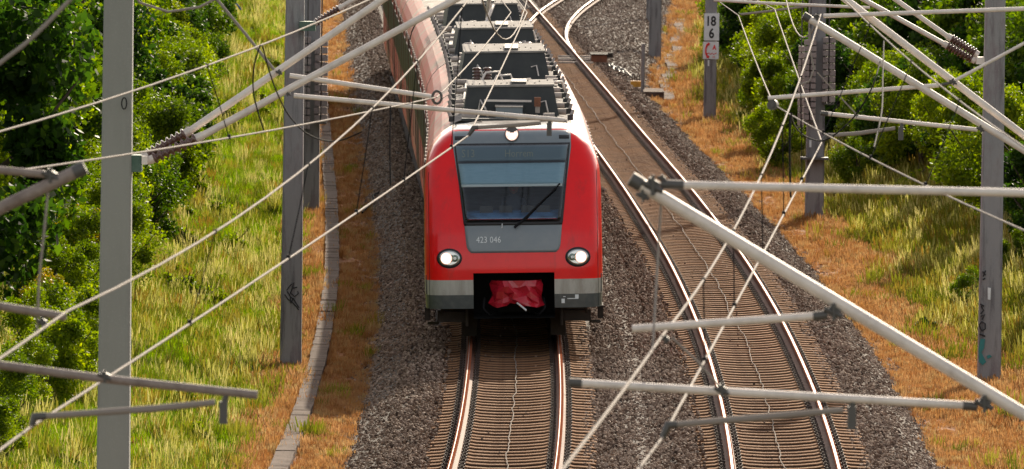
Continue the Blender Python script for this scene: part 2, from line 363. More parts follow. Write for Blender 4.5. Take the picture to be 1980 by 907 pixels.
def tuft(seed, n, h, spread, wd, mi_seed=False, lean=.5):
    r = random.Random(seed); mb = MB()
    for _ in range(n):
        a = r.uniform(0, 6.283); d = r.uniform(0, spread); x0 = d * math.cos(a); y0 = d * math.sin(a)
        b = r.uniform(0, 6.283); L = h * r.uniform(.55, 1.15); ln = lean * r.uniform(.3, 1) * L; w = wd * r.uniform(.7, 1.2)
        px, py = -math.sin(b) * w, math.cos(b) * w; vs = []
        for t in (0, .45, .8, 1.0):
            k = w and (1 - t ** 2 * .9); cx = x0 + math.cos(b) * ln * t * t; cy = y0 + math.sin(b) * ln * t * t; z = L * t * (1 - .12 * t)
            vs += [(cx - px * k, cy - py * k, z), (cx + px * k, cy + py * k, z)]
        mb.add(vs, [(0, 1, 3, 2), (2, 3, 5, 4), (4, 5, 7, 6)], 0)
        if mi_seed:
            cx = x0 + math.cos(b) * ln; cy = y0 + math.sin(b) * ln; z = L * .88; q = .012
            ex, ey = math.cos(b) * .05, math.sin(b) * .05
            mb.add([(cx - px * 2.2, cy - py * 2.2, z - .09), (cx + px * 2.2, cy + py * 2.2, z - .09), (cx + ex + px, cy + ey + py, z + .05), (cx + ex - px, cy + ey - py, z + .05)], [(0, 1, 2, 3)], 0)
    return mb
def grass():
    kinds = {k: ([], [], []) for k in ('green', 'pale', 'orange', 'olive')}
    def put(k, X, Y, s):
        p, r, c = kinds[k]; p.append((X, Y, ground_z(X, Y) - .02)); r.append((0, 0, random.uniform(0, 6.3))); q = s * random.uniform(.7, 1.3); c.append((q, q, q * random.uniform(.8, 1.2)))
    def n2(x, y): return .5 + .5 * (.6 * math.sin(x * 1.9 + y * .45 + 1.3 * math.sin(y * .21)) + .4 * math.sin(x * 3.7 - y * .83 + 2))
    for side in (0, 1):
        Y = 110.0
        while Y < 400:
            far = Y > 230; dens = 60 if Y < 190 else (26 if Y < 260 else 11); W = 12 if far else (6.5 if side == 0 else 8)
            for _ in range(int(W * dens)):
                y = Y + random.random(); d = 2.45 + random.random() * W
                X = c1(y) - d if side == 0 else c2(y) + rwide(y) + d
                if not in_view(X, y, ground_z(X, y), 260): continue
                if side == 0 and abs(d - 3.42) < .17: continue
                nn = n2(X, y) + random.uniform(-.25, .25)
                if side == 0: lim = 3.95 + .5 * nn
                else: lim = 3.5 + .9 * nn + min(1.8, max(0, (178 - y) / 20))
                sc = 1.0 if Y < 250 else 1.35
                if d < lim:
                    if d < 2.75 and random.random() < .5: continue
                    put('olive' if (nn > .85 and random.random() < .10) else 'orange', X, y, (.5 + .5 * nn) * sc * (.7 if d < 3.2 else 1))
                elif side == 0:
                    q = random.random(); put('pale' if q < .03 + .10 * (nn > .85) else ('olive' if q < .09 else 'green'), X, y, 1.0 * sc)
                else:
                    q = random.random(); t = min(1, max(0, (d - lim) / 1.3))
                    if q > t + .15: put('orange', X, y, .8 * sc)
                    else:
                        q = random.random(); put('pale' if q < .12 + .38 * (nn > .8) else ('olive' if q < (.62 if y < 215 else .45) else 'green'), X, y, 1.0 * sc)
            Y += 1
    P = {'green': [tuft(i, 34, .17, .22, .0045) for i in range(4)], 'pale': [tuft(10 + i, 14, .42, .18, .0035, True, .6) for i in range(3)],
         'orange': [tuft(20 + i, 26, .16, .20, .004, True, .6) for i in range(4)], 'olive': [tuft(30 + i, 22, .30, .18, .0045, True, .6) for i in range(3)]}
    lab = {'green': ('meadow_grass', 'long bright green grass on both embankments'), 'pale': ('seed_grass', 'pale seeding grass stalks among the green grass'),
           'orange': ('dry_grass', 'short orange dried grass beside the ballast'), 'olive': ('olive_grass', 'olive and tan grass on the embankments')}
    for k, (p, r, c) in kinds.items():
        scatter(lab[k][0], p, r, c, [unlinked(t, lab[k][0], M['grass_' + k]) for t in P[k]], lab[k][1]); print(k, len(p))
grass()

# ------------------------------------------------------------------ shrubs and trees
def crown_mesh(name, seed, rad, nleaf, leaf, mat_, squash=1.0, clumps=26, open_=.55):
    r = np.random.default_rng(seed)
    cc = r.normal(size=(clumps, 3)); cc /= np.linalg.norm(cc, axis=1)[:, None]
    cc *= rad * (open_ + (1 - open_) * r.random((clumps, 1)) ** .6) * .78
    cc[:, 2] = cc[:, 2] * squash + rad * squash * .92
    cr_ = rad * r.uniform(.16, .36, clumps)
    idx = r.integers(0, clumps, nleaf); d = r.normal(size=(nleaf, 3)); d /= np.linalg.norm(d, axis=1)[:, None]
    p = cc[idx] + d * (cr_[idx] * r.random(nleaf) ** .45)[:, None]
    p = p[p[:, 2] > .02]; n = len(p); d = d[:n]
    u = r.normal(size=(n, 3)); u /= np.linalg.norm(u, axis=1)[:, None]; nn = r.normal(size=(n, 3)) + np.array([0, -.3, .7]); nn /= np.linalg.norm(nn, axis=1)[:, None]
    u = np.cross(nn, u); u /= np.linalg.norm(u, axis=1)[:, None] + 1e-9; v = np.cross(nn, u)
    L = (leaf * r.uniform(.6, 1.3, n))[:, None]
    q = np.stack([p - u * L, p - v * L * .55, p + u * L, p + v * L * .55], 1).reshape(-1, 3)
    me = bpy.data.meshes.new(name); me.vertices.add(4 * n); me.vertices.foreach_set('co', q.ravel())
    me.loops.add(4 * n); me.loops.foreach_set('vertex_index', np.arange(4 * n)); me.polygons.add(n); me.polygons.foreach_set('loop_start', np.arange(n) * 4)
    me.update(calc_edges=True); me.materials.append(mat_)
    # clumps share a tone, leaves vary a little inside it
    tone = r.random(clumps)[np.resize(idx, n)]; val = np.clip(.45 * tone + .55 * r.random(n), 0, 1)
    a = me.attributes.new('rnd', 'FLOAT', 'FACE'); a.data.foreach_set('value', val.astype(np.float32))
    return me
def stem_mesh(h, r0, seed):
    mb = MB(); r = random.Random(seed)
    mb.tube([(0, 0, -.3), (r.uniform(-.1, .1), 0, h * .4), (r.uniform(-.2, .2), r.uniform(-.2, .2), h)], [r0, r0 * .7, r0 * .3], 7)
    for _ in range(7):
        a = r.uniform(0, 6.28); z = h * r.uniform(.15, .7); L = h * r.uniform(.4, .7)
        mb.tube([(0, 0, z), (math.cos(a) * L * .5, math.sin(a) * L * .5, z + L * .35), (math.cos(a) * L * .9, math.sin(a) * L * .9, z + L * .8)], [r0 * .5, r0 * .3, r0 * .12], 5)
    me = bpy.data.meshes.new('trunk'); me.from_pydata(mb.v, [], mb.f); me.polygons.foreach_set('use_smooth', mb.sm); me.materials.append(M['bark']); me.update(); return me
CROWNS = {}
for kk, (key, m_, lf, nl) in enumerate([('bright', 'leaf_bright', .075, 5200), ('mid', 'leaf_mid', .085, 4800), ('dark', 'leaf_dark', .10, 4600), ('gold', 'leaf_gold', .08, 4200)]):
    CROWNS[key] = [crown_mesh('crown', 100 + kk * 10 + j, 1.0, int(nl * 2.6), lf * .43, M[m_], 1.1) for j in range(3)]
CROWNS['low'] = [crown_mesh('crown', 300 + j, 1.0, 2200, .09, M['leaf_bright'], .6, 18, .4) for j in range(3)]
STEMS = [stem_mesh(1.3, .05, 50 + j) for j in range(3)]
def shrub(name, X, Y, s, kind, label, cat, group=None, sz=1.0):
    z = ground_z(X, Y) - .12
    t = empty(name, (X, Y, z), label, cat, group); t.rotation_euler = (0, 0, random.uniform(0, 6.28)); k = s * random.uniform(.9, 1.12); t.scale = (k, k, k * sz)
    c = bpy.data.objects.new('crown', random.choice(CROWNS[kind])); COL.objects.link(c); c.parent = t
    b = bpy.data.objects.new('trunk', random.choice(STEMS)); COL.objects.link(b); b.parent = t
    return t
def hedges():
    rr = random.Random(3)
    Y = 112.0
    while Y < 345:                                          # left: the hedge edge facing the line
        d = 7.5 + rr.uniform(-.35, .5) - (.35 if Y < 150 else 0)
        gold = rr.random() < .10 and Y < 190
        k = 'gold' if gold else rr.choice(['bright', 'bright', 'mid', 'bright', 'bright'] if Y < 200 else ['bright', 'mid', 'bright', 'dark'])
        lab = {'bright': 'bright sunlit green shrub in the hedge left of the meadow', 'mid': 'mid green shrub in the hedge left of the meadow', 'dark': 'dark green shrub in the hedge left of the meadow', 'gold': 'golden orange tinted shrub in the hedge at the left edge'}[k]
        shrub('hedge_shrub', c1(Y) - d, Y, rr.uniform(.85, 1.35) * (.52 if Y < 140 else .7 if Y < 165 else 1), k, lab, 'shrub', k + ' shrubs of the left hedge')
        Y += rr.uniform(1.6, 2.6)
    Y = 114.0
    while Y < 400:                                          # left: taller growth behind
        for q in range(2 if Y < 220 else 3):
            d = 9.6 + q * 2.9 + rr.uniform(-.6, .9) + (1.0 if Y < 150 else 0)
            k = rr.choice(['dark', 'mid', 'bright', 'dark']) if q else rr.choice(['mid', 'bright', 'dark'])
            lab = {'bright': 'bright leafy small tree behind the left hedge', 'mid': 'mid green small tree behind the left hedge', 'dark': 'dark small tree behind the left hedge'}[k]
            shrub('small_tree', c1(Y) - d, Y + rr.uniform(-1, 1), rr.uniform(1.6, 2.5), k, lab, 'tree', k + ' trees behind the left hedge', 1.15)
        Y += rr.uniform(3.6, 5.2)
    Y = 172.0
    while Y < 400:                                          # right: dark wood on the slope
        for q in range(3):
            d = (5.9 if Y < 225 else 5.6) + q * 2.6 + rr.uniform(-.5, .7) + (2.6 if Y > 330 and q == 0 else 0)
            if Y < 235: d += .7 + .8 * max(0, 200 - Y) / 28
            k = rr.choice(['dark', 'mid', 'mid']) if q else rr.choice(['mid', 'dark', 'bright', 'bright'])
            lab = {'bright': 'light green bush on the slope right of the line', 'mid': 'mid green bush on the slope right of the line', 'dark': 'dark green bush on the slope right of the line'}[k]
            s = rr.uniform(1.0, 1.5) + q * .55
            shrub('slope_bush', c2(Y) + rwide(Y) + d, Y + rr.uniform(-1, 1), s, k, lab, 'bush', k + ' bushes on the right slope', 1.05)
        Y += rr.uniform(2.6, 4.0)
    for px, py, Yg, s, k, lab in [(1500, 300, 236, 1.0, 'bright', 'leafy bright bush left of the mast with weights'), (1460, 215, 262, .8, 'mid', 'rounded green bush behind the distance sign mast'),
            (1545, 215, 268, .9, 'dark', 'dark bush high up behind the left weight column'), (1660, 345, 222, .75, 'mid', 'bush just right of the mast with weights'),
            (1880, 540, 178, .45, 'mid', 'small bush left of the graffiti mast'), (1960, 500, 180, .6, 'bright', 'bright bush at the right edge beside the graffiti mast')]:
        X = at(px, py, Yg).x; shrub('leafy_bush', X, Yg, s, k, lab, 'bush')
    for i in range(46):                                      # low leafy weeds in the meadow
        left = i < 34; Yg = rr.uniform(128, 330); d = rr.uniform(4.6, 6.9) if left else rr.uniform(4.6, 6.4)
        X = c1(Yg) - d if left else c2(Yg) + rwide(Yg) + d
        shrub('leafy_weed', X, Yg, rr.uniform(.22, .5), 'low', 'low leafy weed in the %s grass' % ('left meadow' if left else 'right slope'), 'plant', 'low weeds of the ' + ('left meadow' if left else 'right slope'))
    for i in range(22):                                      # broad leafed creeper spilling from the hedge into the meadow
        Yg = rr.uniform(172, 222); X = at(rr.uniform(262, 430), 400, Yg).x
        shrub('creeping_weed', X, Yg, rr.uniform(.30, .55), 'low', 'broad leafed creeper spreading from the hedge into the left meadow', 'plant', 'creeping plants at the foot of the left hedge')
    shrub('leafy_weed', at(435, 735, 155).x, 153, .30, 'low', 'round dark weed clump on its own beside the orange strip', 'plant')
    shrub('leafy_weed', at(1790, 610, 172).x, 172, .28, 'dark', 'dark tangled clump low on the right slope', 'plant')
hedges()

# ------------------------------------------------------------------ tracks
CANT = math.tan(R(1.5))
def tpt(c, y, off, z):                                       # point beside the centre line, with the cant of the curve
    h = head(c, y); return Vector((c(y) + off * math.cos(h), y - off * math.sin(h), z + off * CANT))
PROF = [(-.036, -.006), (-.017, 0), (.017, 0), (.036, -.006), (.036, -.036), (.009, -.050), (.009, -.140), (.072, -.160), (.075, -.172), (-.075, -.172), (-.072, -.160), (-.009, -.140), (-.009, -.050), (-.036, -.036)]
def rail_mb(fn, ys, topmats):
    mb = MB(); n = len(PROF)
    for y in ys:
        p, h = fn(y)
        for (x, z) in PROF: mb.v.append((p.x + x * math.cos(h), p.y - x * math.sin(h), p.z + z))
    for i in range(len(ys) - 1):
        for k in range(n):
            mb.f.append((i*n + k, i*n + (k+1) % n, (i+1)*n + (k+1) % n, (i+1)*n + k)); mb.sm.append(False)
            mb.m.append(topmats[k] if k < 3 else 0)
    mb.f.append(tuple(range(n))); mb.m.append(0); mb.sm.append(False)
    return mb
def sleeper_mesh():
    mb = MB(); xs = [-1.30, -1.24, -.98, -.90, -.60, -.50, -.25, 0, .25, .50, .60, .90, .98, 1.24, 1.30]
    zs = [-.235, -.222, -.205, -.184, -.184, -.204, -.222, -.226, -.222, -.204, -.184, -.184, -.205, -.222, -.235]
    wt = [.10, .115, .12, .13, .13, .12, .105, .10, .105, .12, .13, .13, .12, .115, .10]
    vs = []
    for x, z, w_ in zip(xs, zs, wt): vs += [(x, -w_ - .03, -.42), (x, -w_, z - .012), (x, -w_ + .014, z), (x, w_ - .014, z), (x, w_, z - .012), (x, w_ + .03, -.42)]
    fs = [(i*6 + k, (i+1)*6 + k, (i+1)*6 + k + 1, i*6 + k + 1) for i in range(len(xs) - 1) for k in range(5)]
    nf = len(fs); fs += [(0, 1, 2, 3, 4, 5), tuple((len(xs)-1)*6 + k for k in (5, 4, 3, 2, 1, 0))]
    mb.add(vs, fs, 0)
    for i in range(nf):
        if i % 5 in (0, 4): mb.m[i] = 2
    for s in (-.7535, .7535):
        for q in (-1, 1):
            mb.box((s + q * .125, 0, -.168), (.09, .12, .030), 1); mb.tube([(s + q * .11, -.05, -.155), (s + q * .10, .0, -.125), (s + q * .11, .05, -.155)], .011, 5, 1); mb.box((s + q * .14, 0, -.148), (.035, .035, .04), 1)
    return mb
def track(c, label, y0, y1, worn, lz):
    t = empty('railway_track', (c(y0), y0, 0), label, 'railway track')
    ys = [y0 - 25 + 2 * i for i in range(int((y1 + 260 - y0) / 2))]
    for s in (-.7535, .7535):
        fn = lambda y, s=s: (tpt(c, y, s, 0), head(c, y))
        if worn: mb = rail_mb(fn, ys, [2, 1, 2])
        else: mb = rail_mb(fn, ys, [2, 2, 2])
        r = mb.build('rail', [M['rust'], M['steel'], M['rust_top']], t)
        if not worn:                                         # narrow polished running band on a rusty head
            b = MB(); vs = []
            for y in ys:
                p, h = fn(y)
                for x in (-.017, -.005): vs.append((p.x + x * math.cos(h), p.y - x * math.sin(h), p.z + .0012))
            b.add(vs, [(2*i, 2*i+1, 2*i+3, 2*i+2) for i in range(len(ys) - 1)], 0); b.build('running_band', M['steel'], r)
    sm = sleeper_mesh(); me = None; n = int((y1 - y0) / .6); far = MB()
    for k in range(n):
        y = y0 + k * .6; h = head(c, y)
        if k < 100:
            if me is None:
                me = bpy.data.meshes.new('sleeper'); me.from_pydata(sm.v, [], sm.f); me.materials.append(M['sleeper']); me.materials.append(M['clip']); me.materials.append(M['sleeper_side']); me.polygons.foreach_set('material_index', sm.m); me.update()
            o = bpy.data.objects.new('sleeper', me); COL.objects.link(o); o.parent = t
            o.location = (c(y) - c(y0), y - y0 + random.uniform(-.012, .012), random.uniform(-.004, .004)); o.rotation_euler = (0, -math.atan(CANT), -h + random.uniform(-.004, .004))
        else:
            Mx = Matrix.Translation((c(y), y, 0)) @ Matrix.Rotation(-h, 4, 'Z') @ Matrix.Rotation(-math.atan(CANT), 4, 'Y')
            far.add([Mx @ Vector(v) for v in sm.v], [f for f in sm.f], 0)
            far.m[-len(sm.f):] = sm.m
    if far.v:
        o = far.build('sleepers', [M['sleeper'], M['clip'], M['sleeper_side']], t); o['kind'] = 'stuff'
    # thin wavy line conductor cable laid along the middle
    r = random.Random(5); pts = []; y = y0 - 4; x = 0
    while y < y1:
        x = x * .8 + r.uniform(-.022, .022); pts.append(tpt(c, y, x + .02, -.195 + .012 * r.random())); y += .45
    mb = MB(); mb.tube(pts, .008, 5); o = mb.build('line_cable', M['linecable'], None, (c(y0), y0, 0)); tag(o, lz, 'cable')
    return t
track(c1, 'left railway track with orange rusty rails, under the red train', 124, 172, False, 'thin pale cable down the middle of the left track in front of the train')
track(c2, 'right railway track with bright polished rails beside the train', 124, 352, True, 'thin pale cable down the middle of the empty right track')
def turnout():
    t = empty('turnout_rails', (c2(300), 300, 0), 'rails branching off to the right of the far right track', 'rail')
    DV = [(296, 0), (308, .05), (321, .35), (345, 1.55), (360, 2.6), (400, 6), (440, 10)]
    for s in (-.7535, .7535):
        fn = lambda y, s=s: (Vector((c2(y) + s + spline(DV, y) + (.0 if s > 0 else .06), y, .004 + s * CANT)), head(c2, y))
        rail_mb(fn, list(range(300, 430, 3)), [1, 1, 1]).build('rail', [M['rust'], M['steel']], t)
    p = at(1158, 116, 297); z = -.24
    b = empty('point_machine', (p.x, 297, z), 'low rusty point motor box on the ballast right of the branching rail', 'point motor')
    mb = MB(); mb.box((p.x, 297, z + .17), (.50, .9, .22), 0); mb.box((p.x, 297, z + .30), (.56, 1.0, .03), 1); mb.build('motor_case', [M['hvrust'], M['under']], b)
    mb = MB()
    for k, (dy, w_) in enumerate([(0, .07), (1.6, .05), (-2.2, .05), (3.4, .05)]): mb.box((p.x - .75, 297 + dy, z + .10), (1.1, .12, w_), 0)
    mb.build('drive_rod', M['pot'], b)
    mb = MB(); mb.box((p.x + .12, 301.5, z + .12), (.75, .6, .16), 0); o = mb.build('cable_cover', M['under'], None, (p.x, 301.5, z)); tag(o, 'dark flat cover box just behind the point motor', 'box')
    # black and grey cables curling from the motor down to the yellow box
    for k in range(5):
        r = random.Random(k); q = at(1225 - k * 6, 128 + k * 6, 288); pts = [Vector((p.x + .3, 297 - k * .4, -.2))]
        for j in range(1, 9):
            f = j / 9; X = p.x + .3 + (q.x - p.x - .3) * f + r.uniform(-.06, .06); Y = 297 - k * .4 + (287 + k * .5 - 297) * f + r.uniform(-.5, .5); pts.append(Vector((X, Y, ground_z(X, Y) + .06 + .05 * r.random())))
        mb = MB(); mb.tube(pts, .018, 5); o = mb.build('point_cable', M['cable'] if k % 2 else M['galv_dark'], None, (p.x, 297, -.2)); tag(o, 'dark cable trailing over the ballast from the point motor', 'cable', 'cables of the point motor')
turnout()

# ------------------------------------------------------------------ cable duct (left path) and right slabs
def ducts():
    r = random.Random(11); y = 126.0; me = []
    t = empty('cable_duct', (c1(126) - 3.42, 126, -.72), 'long line of worn concrete duct covers in the dry grass left of the ballast', 'cable duct')
    k = 0; far = MB()
    while y < 330:
        L = 1.0; X = c1(y + .5) - 3.42; z = ground_z(X, y + .5) + .075; j = r.uniform(-.010, .010)
        mb = MB() if k < 100 else far; h = head(c1, y)
        mb.box((X + j, y + L / 2, z + r.uniform(-.008, .005)), (.29, L * .985, .12), 0, -h + r.uniform(-.006, .006))
        if k < 100: mb.build('duct_cover', M['concrete_light'], t)
        y += L; k += 1
    o = far.build('duct_covers', M['concrete_light'], t); o['kind'] = 'stuff'
    t = empty('cable_duct', (4.6, 285, -.6), 'pale concrete duct covers at the far right edge of the ballast', 'cable duct')
    for k in range(26):
        Yg = 281 + k * 3.0; X = c2(Yg) + rwide(Yg) + 3.05 + .1 * math.sin(k); mb = MB(); mb.box((X, Yg, ground_z(X, Yg) + .03), (.34, 2.9, .14), 0, -head(c2, Yg) - .03); mb.build('duct_cover', M['concrete_light'], t)
    p = at(1262, 150, 281); z = ground_z(p.x, 281)
    mb = MB(); mb.box((p.x + .02, 281, z + .12), (.62, 2.8, .26), 0); o = mb.build('concrete_slab', M['concrete_light'], None, (p.x, 281, z)); tag(o, 'short grey concrete slab beside the slim post', 'slab')
    p = at(1243, 146, 281.5); z = ground_z(p.x, 281.5) - .1
    mb = MB(); mb.tube([(p.x, 281.5, z), (p.x, 281.5, z + 1.55)], .055, 8); mb.box((p.x, 281.5, z + 1.57), (.13, .13, .03), 0); o = mb.build('marker_post', M['concrete'], None, (p.x, 281.5, z)); tag(o, 'slim grey post standing beside the yellow box', 'post')
    p = at(1230, 138, 282.5); z = ground_z(p.x, 282.5)
    t = empty('trackside_box', (p.x, 282.5, z), 'small yellow trackside box with two dark loops on top', 'box')
    mb = MB(); mb.box((p.x, 282.5, z + .14), (.33, .3, .18), 0); mb.build('box_body', M['yellow'], t)
    for s in (-.07, .07):
        mb = MB(); mb.tube([(p.x + s - .04, 282.6, z + .2), (p.x + s - .04, 282.6, z + .40), (p.x + s, 282.6, z + .45), (p.x + s + .04, 282.6, z + .40), (p.x + s + .04, 282.6, z + .2)], .02, 6); mb.build('loop', M['galv_dark'], t)
ducts()

# ------------------------------------------------------------------ the train
TY0 = 157.0
OUT = [(1.49, .60), (1.505, .95), (1.505, 1.6), (1.50, 2.6), (1.48, 2.95), (1.43, 3.15), (1.34, 3.34), (1.20, 3.49), (1.05, 3.585), (.92, 3.64), (.5, 3.69), (0, 3.70)]
train = empty('commuter_train', (c1(TY0), TY0, 0), 'long red commuter train with lit headlights on the left track', 'train')
def seg_frame(s0, s1):
    """straight car between distances s0 and s1 behind the nose: (x right, depth, z) to world"""
    a = Vector((c1(TY0 + s0), TY0 + s0, 0)); b = Vector((c1(TY0 + s1), TY0 + s1, 0)); d = (b - a).normalized(); rt = Vector((d.y, -d.x, 0))
    def f(x, y, z): 
        z2 = z + x * CANT; return a + d * (y - s0) + rt * (x - z * CANT) + Vector((0, 0, z2))
    return f
F0 = seg_frame(0, 17.6)
def lin(tab, v):
    if v <= tab[0][0]: return tab[0][1]
    for (a, p), (b, q) in zip(tab, tab[1:]):
        if v <= b: return p + (q - p) * (v - a) / (b - a)
    return tab[-1][1]
AZ = [(.5, .03), (.9, .0), (1.3, .0), (1.6, .03), (1.9, .10), (2.1, .18), (2.5, .36), (3.0, .62), (3.4, .86), (3.52, .96), (3.60, 1.10), (3.65, 1.35), (3.68, 1.8), (3.70, 2.9)]
WZ = sorted([(z, x) for x, z in OUT if z < 3.69] + [(3.70, .5)])
def nose(x, z):
    w_ = lin(WZ, z); q = min(1, abs(x) / w_); D = .50 if z < 3.5 else .50 * max(0, (3.70 - z) / .2)
    return min(lin(AZ, z) + D * (1 - math.sqrt(max(0, 1 - q ** 13))), 3.0)
def nose_shell():
    zs = [.62, .74, .853, .98, 1.106, 1.165, 1.22] + [1.22 + .06 * i for i in range(1, 36)] + [3.36, 3.40, 3.44, 3.48, 3.52, 3.55, 3.58, 3.60, 3.62, 3.64, 3.655, 3.67, 3.68, 3.69, 3.70]
    zs = sorted(set(round(z, 3) for z in zs if z <= 3.70))
    HX = .685
    xi = [-1, -.995, -.985, -.97, -.95, -.93, -.90, -.86, -.80, -.72, -.64, -.55]; mid = [-.456, -.30, -.15, 0, .15, .30, .456]
    mb = MB(); rows = []
    for z in zs:
        w_ = lin(WZ, z)
        xs = [q * w_ for q in xi] + [m * w_ for m in mid] + [-q * w_ for q in reversed(xi)]
        if z <= 1.2201:                                       # snap two columns to the coupler opening
            xs[len(xi)] = -HX; xs[len(xi) + len(mid) - 1] = HX
        row = [F0(-w_, 3.0, z), F0(-w_, 2.0, z)] + [F0(x, nose(x, z), z) for x in xs] + [F0(w_, 2.0, z), F0(w_, 3.0, z)]
        rows.append(row)
    n = len(rows[0]); vs = [p for r in rows for p in r]; base = len(mb.v); mb.v += [tuple(p) for p in vs]
    a, b = 2 + len(xi), 2 + len(xi) + len(mid) - 1
    for i in range(len(rows) - 1):
        zm = (zs[i] + zs[i + 1]) / 2
        for k in range(n - 1):
            if zm < 1.22 and a <= k < b: continue
            if 2.10 < zm < 2.67 and 13 <= k < n - 14: continue
            mi = 2 if zm < .853 else (1 if zm < 1.106 else 0)
            if zm > 3.61 : mi = 3
            if zm > 3.665: mi = 4
            mb.f.append((i*n + k, i*n + k + 1, (i+1)*n + k + 1, (i+1)*n + k)); mb.m.append(mi); mb.sm.append(True)
    o = mb.build('nose_shell', [M['red'], M['cream'], M['darkgrey'], M['mask'], M['roofgrey']], train)
    return o
nose_shell()
def zpatch(z0, z1, fl, fr, off, nz, nx, F=F0, mb=None, mi=0, thick=.02, skip=None):
    """sheet lying on the nose between x=fl(z) and x=fr(z), with turned-in edges"""
    mb = mb or MB(); o = len(mb.v); 
    for i in range(nz + 1):
        z = z0 + (z1 - z0) * i / nz
        for k in range(nx + 1):
            x = fl(z) + (fr(z) - fl(z)) * k / nx; mb.v.append(tuple(F(x, nose(x, z) - off, z)))
    for i in range(nz):
        for k in range(nx):
            zc = z0 + (z1 - z0) * (i + .5) / nz; xc = fl(zc) + (fr(zc) - fl(zc)) * (k + .5) / nx
            if skip and skip(xc, zc): continue
            a = o + i*(nx+1) + k; mb.f.append((a, a+1, a+nx+2, a+nx+1)); mb.m.append(mi); mb.sm.append(True)
    ring = [(i, 0) for i in range(nz)] + [(nz, k) for k in range(nx)] + [(nz - i, nx) for i in range(nz)] + [(0, nx - k) for k in range(nx)]
    ed = [o + i*(nx+1) + k for i, k in ring]; q = len(mb.v)
    for i, k in ring:
        z = z0 + (z1 - z0) * i / nz; x = fl(z) + (fr(z) - fl(z)) * k / nx; mb.v.append(tuple(F(x, nose(x, z) - off + thick, z)))
    L = len(ring)
    for j in range(L): mb.f.append((ed[j], ed[(j+1) % L], q + (j+1) % L, q + j)); mb.m.append(mi); mb.sm.append(False)
    return mb
def line(z0, x0, z1, x1): return lambda z: x0 + (x1 - x0) * (z - z0) / (z1 - z0)
